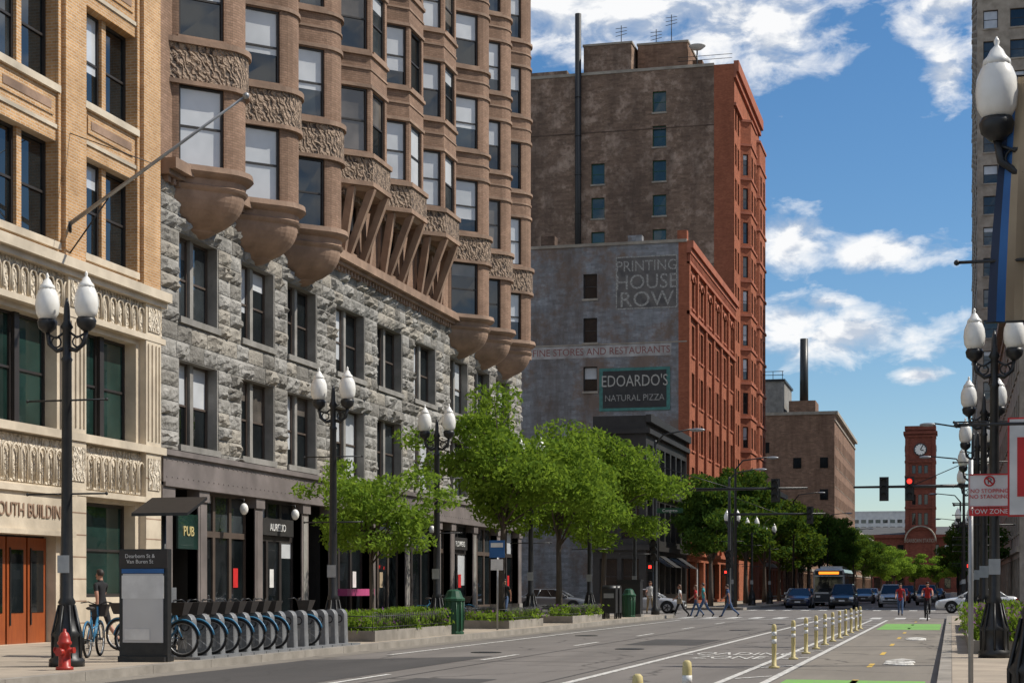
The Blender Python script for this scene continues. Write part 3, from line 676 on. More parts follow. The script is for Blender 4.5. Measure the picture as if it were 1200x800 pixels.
# ------------------------------------------------------------------ trees
def tree_mesh(name,H,rx,ztrunk,nleaf,ls,lm,seed,nbr=26,tr=.11,lean=0):
    rg=np.random.default_rng(seed); m=MB()
    zc=(H+ztrunk)/2; rz=(H-ztrunk)/2
    top=Vector((lean,0,zc+rz*.3))
    m.tube([(0,0,-.02),(.02,.01,ztrunk*.5),(lean*.4,0,ztrunk),(lean*.8,.05,zc),tuple(top)],[tr*1.35,tr,tr*.85,tr*.5,tr*.2],bark,9)
    cl=[]
    for i in range(nbr):
        while True:
            p=rg.uniform(-1,1,3)
            if .25<np.dot(p,p)<1: break
        p=p/np.linalg.norm(p)*rg.uniform(.45,1.0)
        wob=rg.uniform(.75,1.18)
        c=np.array([lean+p[0]*rx*wob,p[1]*rx*wob,zc+p[2]*rz*.92]); cl.append((c,rg.uniform(.18,.36)*rx))
        st=Vector((lean*.5,0,ztrunk+(zc-ztrunk)*rg.uniform(.0,1.0))); cv=Vector(c); mid=(st+cv)/2+Vector((0,0,.12*rx))
        m.tube([st,mid,cv],[tr*.4,tr*.24,tr*.08],bark,5)
    cl.append((np.array([lean,0,zc]),rx*.4))
    w=np.array([r**2 for c,r in cl]); w/=w.sum(); idx=rg.choice(len(cl),nleaf,p=w)
    C=np.array([c for c,r in cl])[idx]; Rr=np.array([r for c,r in cl])[idx]
    d=rg.normal(size=(nleaf,3)); d/=np.linalg.norm(d,axis=1)[:,None]
    rad=rg.uniform(.25,1.15,nleaf)**.6
    pos=C+d*(Rr*rad)[:,None]*np.array([1.15,1.15,.6])
    a=rg.normal(size=(nleaf,3)); a[:,2]-=.35; a/=np.linalg.norm(a,axis=1)[:,None]
    b=np.cross(a,rg.normal(size=(nleaf,3))); b/=np.linalg.norm(b,axis=1)[:,None]
    s=(ls*rg.uniform(.6,1.3,nleaf))[:,None]
    q=np.stack([pos-a*s,pos+b*s*.42,pos+a*s,pos-b*s*.42],1).reshape(-1,3)
    o=len(m.v); m.v.extend(map(tuple,q.tolist())); k=m.mx(lm)
    for i in range(nleaf): m.f.append((o+4*i,o+4*i+1,o+4*i+2,o+4*i+3))
    m.mi+= [k]*nleaf; m.sm+=[False]*nleaf
    me=bpy.data.meshes.new(name); me.from_pydata(m.v,[],m.f)
    for x in m.mats: me.materials.append(x)
    me.polygons.foreach_set('material_index',m.mi); me.polygons.foreach_set('use_smooth',m.sm); me.update(); return me
place(tree_mesh('young_tree_mesh',5.1,1.8,1.9,8000,.085,leafB,3,28,.07),'locust_tree',None,(-15.7,45.2,.15))
place(tree_mesh('t1',8.6,3.0,2.9,18000,.11,leafA,5,44,.12,.2),'locust_tree',None,(-15.4,58.2,.15))
place(tree_mesh('t2',8.2,3.0,2.8,16500,.11,leafA,6,44,.12),'locust_tree',None,(-15.2,66.5,.15))
place(tree_mesh('t3',8.6,3.0,2.9,15000,.12,leafA,8,40,.12,.2),'locust_tree',None,(-15.2,75.4,.15))
big=tree_mesh('b1',11.5,3.6,3.2,10000,.2,leafC,11,36,.18); big2=tree_mesh('b2',9.5,3.4,2.8,8000,.2,leafC,12,30,.16)
lit=tree_mesh('b3',10,4,2.5,7000,.26,leafB,13,30,.2)
for i,(x,y,me,s) in enumerate([(-17,124,big,.9),(-17,134,big,1),(-17,146,big,1.05),(-16.8,159,big,1),(-17,175,big2,1.1),(-16.5,190,big,.95),(-16.5,206,big2,1.15),(-16.5,225,big,1),(-16,245,big2,1.2),(-16,268,big,1),(-16,295,big,1.05),(-16,325,big2,1.2),(-16,360,big,1),(-15.6,400,lit,1.1),(2.2,140,big2,.7),(2.2,175,big2,.9),(2.2,205,big2,.95),(2.2,240,big2,1.1),(2.4,285,big,1),(2.2,330,big,1),(3,380,lit,1),(-14,440,lit,1.2),(-10,490,lit,1.1),(-4,492,lit,1.05),(-17,490,lit,1.2),(3,488,lit,1.1),(-24,493,lit,1.2),(9,495,lit,1.3)]):
    place(me,'street_tree',None,(x,y,.15),i*1.7,s)
# ------------------------------------------------------------------ street lamps
def lamp_mesh():
    m=MB()
    m.lathe((0,0,0),[(.30,0),(.30,.12),(.25,.16),(.24,.5),(.27,.55),(.22,.62),(.17,.8),(.13,1.05),(.15,1.1),(.11,1.18),(.095,2.5),(.08,5.2),(.1,5.25),(.07,5.3),(.07,5.75),(.11,5.8),(.06,5.9),(.05,6.15),(.02,6.3)],metal,14)
    for j in range(8):
        a=j*math.pi/4; m.tube([(.25*math.cos(a),.25*math.sin(a),.1),(.255*math.cos(a),.255*math.sin(a),.55),(.14*math.cos(a),.14*math.sin(a),1.05)],.022,metal,4)
    for s in (-1,1):
        m.tube([(0,0,5.45),(s*.18,0,5.4),(s*.33,0,5.52),(s*.37,0,5.75)],[.045,.04,.04,.04],metal,7)
        m.tube([(0,0,5.75),(s*.2,0,5.62),(s*.34,0,5.68)],.022,metal,5)
        m.torus((s*.2,0,5.55),.09,.016,metal,'y',12,4)
        m.lathe((s*.37,0,0),[(.06,5.72),(.15,5.8),(.17,5.9),(.15,5.95)],metal,12)
        m.lathe((s*.37,0,0),[(.13,5.94),(.19,6.05),(.205,6.2),(.19,6.34),(.15,6.44),(.11,6.5)],globe,14)
        m.lathe((s*.37,0,0),[(.14,6.46),(.13,6.52),(.09,6.56),(.06,6.62),(.02,6.66),(.03,6.7),(.005,6.75)],globe,10)
    for z in (4.55,2.95): m.tube([(-.75,0,z),(.75,0,z)],.017,metal,5); m.sph((-.75,0,z),.03,metal,6,4); m.sph((.75,0,z),.03,metal,6,4)
    m.box(-.11,.11,-.125,-.115,1.6,1.9,galv)
    return m
lm=lamp_mesh(); o=lm.build('street_lamp',None,(-14.67,26.4,.15))
lme=o.data
for y in (39.4,48.1,59.7,70,80.5,118,130,143): place(lme,'street_lamp',None,(-14.67,y,.15))
for y in (17.4,34.2,45.2,56.2,67,78,118,130,142,155): place(lme,'street_lamp',None,(.80,y,.15))
bn=MB(); rows=[]
for i in range(15):
    f=i/14; z=3.95+2.4*f+.15; wd=.42-.2*f**1.4
    rows.append([(.76-wd*j/5,17.4+.05*math.sin(j*1.1+i*.35),z) for j in range(6)])
for j in range(5):
    bn.grid([[r[j],r[j+1]] for r in rows],sandb if j<3 else (bluep if j==3 else navyb),closed=False,caps=False)
for z in (4.1,6.5): bn.tube([(.8,17.4,z),(.32,17.4,z)],.012,metal,5)
bn.build('street_banner')
s=MB(); s.box(.62,.98,19.56,19.58,2.3,3.35,white); s.box(.6,1.0,19.585,19.6,2.28,3.37,redsign); s.box(.70,.9,19.55,19.558,2.5,3.15,redsign); s.tube([(.8,19.63,.15),(.8,19.63,3.4)],.028,galv,6); s.build('parking_sign')
E=empty('no_stopping_sign'); s=MB()
s.tube([(.22,20.8,.15),(.22,20.8,3.0)],.03,galv,8)
s.box(.2,.66,20.74,20.752,2.44,2.83,white); s.box(.2,.66,20.738,20.75,2.34,2.43,redsign)
for a in ((.2,.66,2.815,2.83),(.2,.66,2.44,2.452),(.2,.212,2.44,2.83),(.648,.66,2.44,2.83)): s.box(a[0]+.004,a[1]-.004,20.733,20.739,a[2],a[3],redsign)
s.torus((.43,20.735,2.745),.055,.009,redsign,'y',18,4); s.tube([(.39,20.735,2.785),(.47,20.735,2.705)],.008,redsign,4)
s.build('sign_panel',E)
text('P',(.43,20.735,2.743),(R(90),0,0),.1,frame,E,ext=.001)
text('NO STOPPING\nNO STANDING',(.43,20.732,2.595),(R(90),0,0),.066,redsign,E,ext=.001)
text('TOW ZONE',(.43,20.732,2.387),(R(90),0,0),.078,white,E,ext=.001)
pm=MB(); pm.lathe((0,0,0),[(.1,0),(.1,.03),(.045,.05),(.04,.3),(.045,.32),(.045,.74),(.04,.8),(.02,.82)],yel,10); pm.lathe((0,0,0),[(.0475,.6),(.0475,.68)],white,10); pm.lathe((0,0,0),[(.0475,.46),(.0475,.54)],white,10)
pme=pm.build('lane_post',None,(-2.4,13.3,0)).data
for (x,y) in [(-2.4,15.9)]+[(-3.2,v) for v in (32,36,39.2,42.2,45.2,48.2,51.2,54.2,57.2,60.2,63)]: place(pme,'lane_post',None,(x,y,0))
# ------------------------------------------------------------------ hydrant
h=MB(); h.lathe((0,0,0),[(.16,0),(.16,.05),(.11,.07),(.1,.45),(.13,.47),(.13,.51),(.11,.53),(.1,.6),(.07,.67),(.03,.7),(.03,.74),(.02,.75)],redp,14)
h.tube([(-.19,0,.36),(.19,0,.36)],.05,redp,8); h.tube([(0,-.2,.33),(0,0,.33)],.065,redp,8)
for s in(-1,1): h.tube([(s*.17,0,.36),(s*.2,0,.36)],.062,redp,6)
h.tube([(0,-.19,.33),(0,-.23,.33)],.08,redp,6); h.build('fire_hydrant',None,(-14.1,25.3,.15),0,.9)
# ------------------------------------------------------------------ bike share
kp=empty('bike_share_kiosk'); m=MB()
m.box(-14.72,-13.76,28.4,28.56,.15,2.2,metal); m.box(-14.64,-13.84,28.38,28.398,.5,1.75,pale); m.box(-14.72,-13.76,28.385,28.399,1.86,2.18,frame)
m.box(-14.7,-13.78,28.3,28.7,.152,.25,metal); m.box(-14.66,-13.82,28.375,28.379,1.3,1.72,white)
m.box(-14.6,-14.1,28.37,28.374,.55,.75,white)
m.box(-14.66,-13.82,28.372,28.38,1.76,1.84,bluep)
m.build('map_panel',kp); text('Dearborn St &\nVan Buren St',(-14.3,28.38,2.02),(R(90),0,0),.1,white,kp,ext=.002)
m=MB(); m.tube([(-15.1,31.0,.15),(-15.1,31.0,3.1)],.05,metal,8); m.hexa([(-15.6,30.6,2.9),(-14.4,30.6,2.9),(-14.4,31.5,3.25),(-15.6,31.5,3.25),(-15.6,30.6,2.96),(-14.4,30.6,2.96),(-14.4,31.5,3.31),(-15.6,31.5,3.31)],metal); m.box(-15.3,-14.9,30.8,31.15,.15,1.5,galv)
m.box(-15.26,-14.94,30.79,30.799,1.0,1.35,glassd); m.build('pay_station_with_solar_panel',kp)
dk=MB(); pr=[]
for a in np.linspace(0,math.pi,11): pr.append((.15*math.cos(a),.66+.15*math.sin(a)))
pr=[(.17,0),(.16,.3)]+pr+[(-.16,.3),(-.17,0)]
dk.grid([[(x*f,y,z+.04) for x,z in pr] for y,f in ((-.11,.9),(-.08,1),(.08,1),(.11,.9))],dockm,sm=False); dk.box(-.5,.4,-.3,.3,0,.05,galv)
dk.torus((0,-.115,.62),.085,.012,frame,'y',12,4); dk.box(-.2,-.15,-.05,.05,.45,.7,frame)
dk.box(-.05,.05,-.118,-.11,.2,.45,galv)
def bike_mesh(col,basket=False):
    b=MB()
    for y in (.53,-.53):
        b.torus((0,y,.34),.32,.026,tyre,'x',28,6); b.torus((0,y,.34),.29,.012,galv,'x',24,4)
        for a in range(10): b.tube([(0,y,.34),(0,y+.29*math.cos(a*R(36)),.34+.29*math.sin(a*R(36)))],.003,galv,3)
        b.tube([(-.05,y,.34),(.05,y,.34)],.03,metal,6); b.torus((0,y,.34),.355,.02,col,'x',14,5,R(10),R(170))
    hd=(0,.34,.78); bb=(0,-.06,.3); st=(0,-.22,.78)
    for p,q,r in ((hd,bb,.025),(bb,st,.02),((0,.3,.6),(0,-.17,.55),.022),(bb,(0,-.53,.34),.014),(st,(0,-.53,.34),.012),((0,.31,.98),(0,.4,.62),.02),((0,.4,.62),(0,.53,.34),.016),(st,(0,-.25,.92),.014)): b.tube([p,q],r,col,6)
    b.tube([(-.3,.2,1.05),(-.18,.3,1.07),(0,.31,1.0),(.18,.3,1.07),(.3,.2,1.05)],.013,metal,6)
    b.sph((0,-.27,.95),(.09,.14,.035),frame,10,6); b.torus(bb,.09,.01,galv,'x',14,4)
    b.tube([(-.1,-.06,.3),(-.1,-.0,.16)],.01,galv,4); b.tube([(.1,-.06,.3),(.1,-.12,.44)],.01,galv,4); b.box(-.15,-.09,-.04,.04,.15,.17,frame);b.box(.09,.15,-.16,-.08,.43,.45,frame)
    if basket: b.hexa([(-.12,.38,.78),(.12,.38,.78),(.12,.58,.78),(-.12,.58,.78),(-.18,.34,1.02),(.18,.34,1.02),(.18,.66,1.02),(-.18,.66,1.02)],frame)
    return b
bluef=M('blue_bike_paint',(.05,.2,.35),rough=.35,dirt=0)
dme=None;bme=None
for i in range(14):
    y=29.7+i*.64
    if dme is None: dme=dk.build('bike_dock',None,(-13.98,y,.15)).data
    else: place(dme,'bike_dock',None,(-13.98,y,.15))
    if i in (0,1,2,3,4,5,6,7,10):
        if bme is None: bme=bike_mesh(bluef,True).build('share_bicycle',None,(-14.5,y-.24,.2),R(-90)).data
        else: place(bme,'share_bicycle',None,(-14.5,y-.24,.2),R(-90))
place(bme,'share_bicycle',None,(-16.2,30.2,.15),R(15)); place(bme,'share_bicycle',None,(-16.9,33.5,.15),R(80))
for y in (60.5,61.6,63): place(bme,'parked_bicycle',None,(-18.5,y,.15),R(-75))
# ------------------------------------------------------------------ planters
def planter(name,x0,x1,y0,y1,h,n,seed,fl=.12,fence=True,lm_=leafB):
    E=empty(name); m=MB(); e=.12
    m.box(x0,x1,y0,y0+e,.15,.42,kerbm);m.box(x0,x1,y1-e,y1,.15,.42,kerbm);m.box(x0,x0+e,y0+e,y1-e,.15,.42,kerbm);m.box(x1-e,x1,y0+e,y1-e,.15,.42,kerbm)
    m.box(x0+e,x1-e,y0+e,y1-e,.15,.36,soil); m.build('planter_box',E)
    if fence:
        m=MB()
        for (xa) in (x0+.06,x1-.06):
            for z in (.5,.78): m.tube([(xa,y0,z),(xa,y1,z)],.012,metal,4)
            y=y0
            while y<=y1: m.tube([(xa,y,.4),(xa,y,.85)],.009,metal,4); y+=.16
        for ya in (y0+.06,y1-.06):
            for z in (.5,.78): m.tube([(x0,ya,z),(x1,ya,z)],.012,metal,4)
        m.build('iron_fence',E)
    rg=np.random.default_rng(seed); m=MB(); ka=m.mx(lm_);kb=m.mx(flower)
    nc=max(6,int((y1-y0)*(x1-x0)*2.2)); cc=np.stack([rg.uniform(x0+.2,x1-.2,nc),rg.uniform(y0+.2,y1-.2,nc),np.full(nc,.4)],1); hh=rg.uniform(.35,1,nc)*h
    idx=rg.integers(0,nc,n); d=rg.normal(size=(n,3))*np.array([.16,.2,0]); p=cc[idx]+d; p[:,2]+=rg.uniform(0,1,n)*hh[idx]
    a=rg.normal(size=(n,3));a[:,2]=abs(a[:,2])+.4; a/=np.linalg.norm(a,axis=1)[:,None]; b=np.cross(a,rg.normal(size=(n,3))); b/=np.linalg.norm(b,axis=1)[:,None]
    s=rg.uniform(.03,.09,n)[:,None]; q=np.stack([p-a*s,p+b*s*.45,p+a*s,p-b*s*.45],1).reshape(-1,3); m.v.extend(map(tuple,q.tolist()))
    fl_=rg.random(n)<fl
    for i in range(n): m.f.append((4*i,4*i+1,4*i+2,4*i+3)); m.mi.append(kb if fl_[i] and p[i,2]>.55 else ka); m.sm.append(False)
    m.build('plants',E)
planter('flower_planter',-15.5,-13.9,40.3,47.0,.6,9000,1)
planter('flower_planter',.35,2.3,36,50,.75,18000,2,.2,False,leafA); planter('flower_planter',.35,2.3,52,64,.7,9000,3,.1,False)
planter('flower_planter',-15.5,-13.9,63.2,68.8,.45,4000,4); planter('flower_planter',-15.6,-14,54,58.8,.4,3000,5)
# ------------------------------------------------------------------ bins, boxes, signs
m=MB(); m.lathe((0,0,0),[(.3,0),(.3,.06),(.27,.08),(.29,.95),(.33,.97),(.33,1.03),(.27,1.08),(.2,1.25),(.1,1.3)],binm,12,sm=False)
for j in range(12): a=j*math.pi/6; m.tube([(.29*math.cos(a),.29*math.sin(a),.1),(.3*math.cos(a),.3*math.sin(a),.95)],.014,binm,4)
bm=m.build('litter_bin',None,(-14.0,47.6,.15)).data; place(bm,'litter_bin',None,(-14.3,77,.15))
m=MB(); m.box(-.3,.3,-.25,.25,.25,1.25,metal)
for a in(-.26,.26):
    for b in (-.2,.2): m.box(a-.03,a+.03,b-.03,b+.03,0,.25,metal)
m.grid([[(x,.25*math.cos(t) ,1.25+.2*math.sin(t)) for t in np.linspace(0,math.pi,8)] for x in(-.3,.3)],metal); m.box(-.22,.22,-.262,-.252,.9,1.1,galv)
m.build('newspaper_box',None,(-14.3,72.5,.15)); place(bpy.data.objects['newspaper_box'].data,'newspaper_box',None,(-14.3,73.4,.15))
m=MB(); m.box(-.55,.55,-.35,.35,.1,1.65,metal); m.box(-.6,.6,-.4,.4,0,.12,stoneflat); m.box(-.5,.5,-.362,-.352,.3,1.5,frame); m.box(-.58,.58,-.38,.38,1.65,1.72,metal)
m.build('utility_cabinet',None,(-14.5,78.3,.15))
E=empty('bus_stop_sign'); m=MB(); m.tube([(-14,52.5,.15),(-14,52.5,3.0)],.03,galv,8); m.box(-14.25,-13.75,52.45,52.465,2.45,3.0,bluep); m.box(-14.2,-13.8,52.44,52.449,2.78,2.92,white); m.box(-14.2,-13.8,52.44,52.449,2.05,2.4,white); m.build('pole_and_panel',E)
def head(m,x,y,z,lit=None):
    m.box(x-.17,x+.17,y-.12,y+.12,z-.53,z+.53,metal); m.box(x-.22,x+.22,y+.12,y+.135,z-.58,z+.58,frame)
    for i,dz in enumerate((.34,0,-.34)):
        m.grid([[(x+.12*math.cos(a),yy,z+dz+.12*math.sin(a)) for a in np.linspace(0,2*math.pi,13)[:-1]] for yy in (y-.12,y-.135)],redlit if (lit=='r' and i==0) else frame)
        m.grid([[(x+.145*math.cos(a),yy,z+dz+.145*math.sin(a)) for a in np.linspace(R(-20),R(200),9)] for yy in (y-.12,y-.34)],metal,closed=False)
def mast(x,y,x2,heads,side):
    m=MB(); m.lathe((x,y,.15),[(.22,0),(.22,.3),(.13,.4),(.1,6.4),(.08,8.6),(.05,8.7)],metal,10)
    m.tube([(x,y,6.35),(x2,y,6.35)],[.09,.05],metal,8); m.tube([(x,y,7.6),((x+x2)/2,y,6.4)],.02,metal,4)
    for hx,l in heads: head(m,hx,y-.1,6.25,l)
    head(m,x+side*.0,y-.3,3.4,None); m.box(x-.35,x-.05,y-.35,y-.1,2.3,2.75,metal); m.box(x-.28,x-.14,y-.36,y-.352,2.45,2.6,redlit)
    m.tube([(x,y,8.6),(x-side*.4,y,9.1),(x-side*1.8,y,9.35)],[.05,.045,.04],metal,6); m.sph((x-side*2.1,y,9.3),(.4,.16,.09),galv,10,6)
    m.build('traffic_signal_mast')
mast(-14.3,84.2,-6.8,[(-8.35,None)],-1); mast(1.0,84.2,-4.6,[(-3.15,None),(-1.95,'r')],1)
mast(-14.3,113.5,-8,[(-9,None)],-1)
E=empty('street_name_sign'); m=MB(); m.box(-14.2,-12.9,84.08,84.1,5.2,5.45,binm); m.build('plate',E); text('Congress',( -13.55,84.07,5.32),(R(90),0,0),.2,white,E,ext=.002)
def cobra(x,y,s):
    m=MB(); m.tube([(x,y,.15),(x,y,9.5),(x+s*.5,y,10.1),(x+s*2.2,y,10.3)],[.12,.08,.05,.04],metal,7); m.sph((x+s*2.5,y,10.25),(.42,.16,.1),galv,10,6); m.build('highway_light')
for x,y,s in ((-14.2,116,1),(-14.2,160,1),(-14.2,205,1),(-14.2,260,1),(.8,118,-1),(.8,165,-1),(.8,225,-1)): cobra(x,y,s)
# ------------------------------------------------------------------ cars
def carpaint(n,c):
    m,t,b,co=base(n); b.inputs['Roughness'].default_value=.28; b.inputs['Metallic'].default_value=.2; b.inputs['Coat Weight'].default_value=.8
    col=mixc(t,mth(t,'MULTIPLY',ramp(t,noise(t,co,2,4),.4,.7),.25),c,tuple(x*.6+.03 for x in c)); t.links.new(col,b.inputs['Base Color']); return m
headl=M('headlamp_glass',(.8,.8,.78),rough=.1,dirt=0); taill=M('tail_lamp',(.4,.01,.01),rough=.2,dirt=0)
def wheel(m,x,y,r=.33,w=.22):
    s=1 if x>0 else -1
    m.grid([[(x-s*d,y+rr*math.cos(a),r+rr*math.sin(a)) for a in np.linspace(0,2*math.pi,21)[:-1]] for rr,d in [(r*.6,.0),(r*.95,.0),(r,.04),(r,w)]],tyre)
    m.grid([[(x+s*d,y+rr*math.cos(a),r+rr*math.sin(a)) for a in np.linspace(0,2*math.pi,21)[:-1]] for rr,d in [(r*.62,.004),(r*.58,.01)]],galv)
    for k in range(5):
        a=k*R(72); m.tube([(x+s*.014,y,r),(x+s*.014,y+r*.55*math.cos(a),r+r*.55*math.sin(a))],.03,frame,4)
def car(name,loc,head_,col,kind='sedan'):
    m=MB(); suv=kind=='suv'
    up=.12 if suv else 0
    st=[(2.32,.62,.38,.58),(2.26,.78,.26,.68),(2.05,.86,.2,.76),(1.5,.9,.18,.86+up*.7),(.95,.91,.18,.93+up),(0,.92,.18,.96+up),(-1.0,.92,.18,.98+up),(-1.75,.9,.2,1.0+up),(-2.1,.87,.25,.98+up*(1 if suv else .3)),(-2.26,.8,.32,.9+up),(-2.3,.7,.4,.8)]
    rings=[]
    for y,w,a,b in st:
        a+=up*.6; h=b-a
        rings.append([(-w*.88,y,a),(-w*.97,y,a+h*.12),(-w,y,a+h*.4),(-w*.985,y,a+h*.75),(-w*.93,y,a+h*.95),(-w*.8,y,b),(0,y,b+.025),(w*.8,y,b),(w*.93,y,a+h*.95),(w*.985,y,a+h*.75),(w,y,a+h*.4),(w*.97,y,a+h*.12),(w*.88,y,a)])
    m.grid(rings,col)
    zb=.93+up; zt=1.74 if suv else 1.43; y1,y2=1.05,(-2.15 if suv else -1.75); t1,t2=(.35,-1.9) if suv else (.2,-1.1)
    B_=[(-.82,y1,zb),(.82,y1,zb),(.82,y2,zb),(-.82,y2,zb)]; T=[(-.62,t1,zt-.05),(.62,t1,zt-.05),(.62,t2,zt-.05),(-.62,t2,zt-.05)]
    m.hexa(B_+T,glassd)
    m.grid([[(x,y,z) for x,y,z in [(-.64,t1+.03,zt-.06),(.64,t1+.03,zt-.06),(.64,t2-.03,zt-.06),(-.64,t2-.03,zt-.06)]],[(-.6,t1-.05,zt),(.6,t1-.05,zt),(.6,t2+.05,zt),(-.6,t2+.05,zt)]],col,sm=False)
    for i in range(4): m.tube([B_[i],T[i]],.045,col,5)
    for s in (-1,1):
        for f in (.36,.68):
            yb=y1+(y2-y1)*f; yt=t1+(t2-t1)*(f*1.0); m.tube([(s*.835,yb,zb),(s*.635,yt,zt-.05)],.032,frame if f<.5 else col,4)
        m.box(s*.9-.09,s*.9+.09,.72,.86,zb+.02,zb+.17,col)
        for y in (1.4,-1.4):
            m.grid([[(s*(.925+d),y+.4*math.cos(a),.36+up*.5+.4*math.sin(a)) for a in np.linspace(0,math.pi,12)] for d in (-.06,.003)],tyre,closed=False); wheel(m,s*.925,y,.34+up*.25)
            m.face([(s*.922,y+.4*math.cos(a),.34+up*.5+.4*math.sin(a)) for a in np.linspace(0,math.pi,12)],tyre)
        m.hexa([(s*.52,2.3,.58+up),(s*.8,2.16,.58+up),(s*.8,2.0,.6+up),(s*.52,2.1,.6+up),(s*.52,2.24,.72+up),(s*.8,2.1,.74+up),(s*.8,1.95,.74+up),(s*.52,2.05,.72+up)],headl)
        m.box(s*.7-.14,s*.7+.14,-2.31,-2.2,.72+up,.88+up,taill)
        for yy in (.3,-.75): m.box(s*.93-.01,s*.93+.01,yy-.08,yy+.08,.8+up,.83+up,col)
    m.box(-.45,.45,2.26,2.34,.5+up,.66+up,frame); m.box(-.6,.6,2.24,2.33,.32+up,.42+up,frame); m.box(-.2,.2,2.335,2.345,.42+up,.52+up,white); m.box(-.2,.2,-2.33,-2.3,.6+up,.72+up,white)
    return m.build(name,None,loc,R(head_))
cw=carpaint('white_car_paint',(.7,.7,.68)); cs=carpaint('silver_car_paint',(.42,.43,.44)); cb=carpaint('black_car_paint',(.02,.022,.028)); cbl=carpaint('navy_car_paint',(.02,.03,.07)); cr=carpaint('red_car_paint',(.35,.02,.02)); cg=carpaint('grey_car_paint',(.15,.155,.16))
car('parked_car',(-17.3,98.5,0),-90,cs); car('parked_car',(-23.5,101.5,0),-90,cg); car('suv',(-29.5,98.5,0),-90,cb,'suv')
car('white_sedan_car',(1.4,103,0),90,cw)
car('dark_sedan_car',(-10.7,126,0),180,cbl); car('black_suv',(-7.4,123,0),180,cb,'suv'); car('silver_suv',(-4.4,133,0),180,cs,'suv'); car('silver_suv',(-2.0,150,0),180,cg,'suv')
car('sedan_car',(-8,165,0),180,cg); car('sedan_car',(-12.3,142,0),180,cw); car('sedan_car',(-12.4,155,0),180,cb); car('sedan_car',(-4.8,170,0),180,cr); car('sedan_car',(-8.5,190,0),180,cw); car('suv',(-4.9,200,0),180,cb,'suv'); car('sedan_car',(-12.4,180,0),180,cs); car('sedan_car',(-1.6,175,0),180,cb); car('sedan_car',(-1.6,190,0),180,cw); car('suv',(9,99,0),90,cg,'suv')
m=MB(); L2=6.0
bp=carpaint('bus_white_paint',(.55,.56,.57)); bd=carpaint('bus_dark_paint',(.03,.035,.045))
m.grid([[(-w,y,.3),(-1.27*w/1.27,y,2.7),(-w*.9,y,zt-.08),(-w*.75,y,zt),(w*.75,y,zt),(w*.9,y,zt-.08),(w,y,2.7),(w,y,.3)] for y,w,zt in ((L2,1.15,2.95),(L2-.15,1.27,3.05),(-L2+.1,1.27,3.05),(-L2,1.2,2.95))],bp,sm=False)
m.box(-1.12,1.12,L2+.002,L2+.03,1.15,2.4,glassd); m.box(-1.1,1.1,L2+.002,L2+.04,2.5,2.85,frame); m.box(-.8,.8,L2+.04,L2+.05,2.58,2.78,orangelit)
m.box(-1.14,1.14,L2+.002,L2+.05,.35,1.0,bd); m.tube([(0,L2+.04,1.1),(0,L2+.04,2.42)],.03,frame,4)
for s in (-1,1):
    m.box(s*1.275-.01,s*1.275+.01,-5.6,5.6,1.35,2.45,glassd)
    for y in np.arange(-5.6,5.7,1.4): m.box(s*1.285-.01,s*1.285+.01,y-.05,y+.05,1.35,2.45,frame)
    m.box(s*1.275-.01,s*1.275+.01,-5.9,5.8,.3,.75,bd)
    for y in (3.4,-3.2): wheel(m,s*1.3,y,.48,.3)
    m.box(s*.85-.16,s*.85+.16,L2+.05,L2+.07,.7,.85,headl); m.tube([(s*1.1,L2,2.6),(s*1.5,L2+.3,2.5),(s*1.5,L2+.3,2.0)],.03,frame,5); m.box(s*1.5-.1,s*1.5+.1,L2+.27,L2+.33,1.75,2.2,frame)
m.box(-.9,.9,-3,3,3.05,3.25,bp)
m.build('city_bus',None,(-9.6,146,0),R(180))
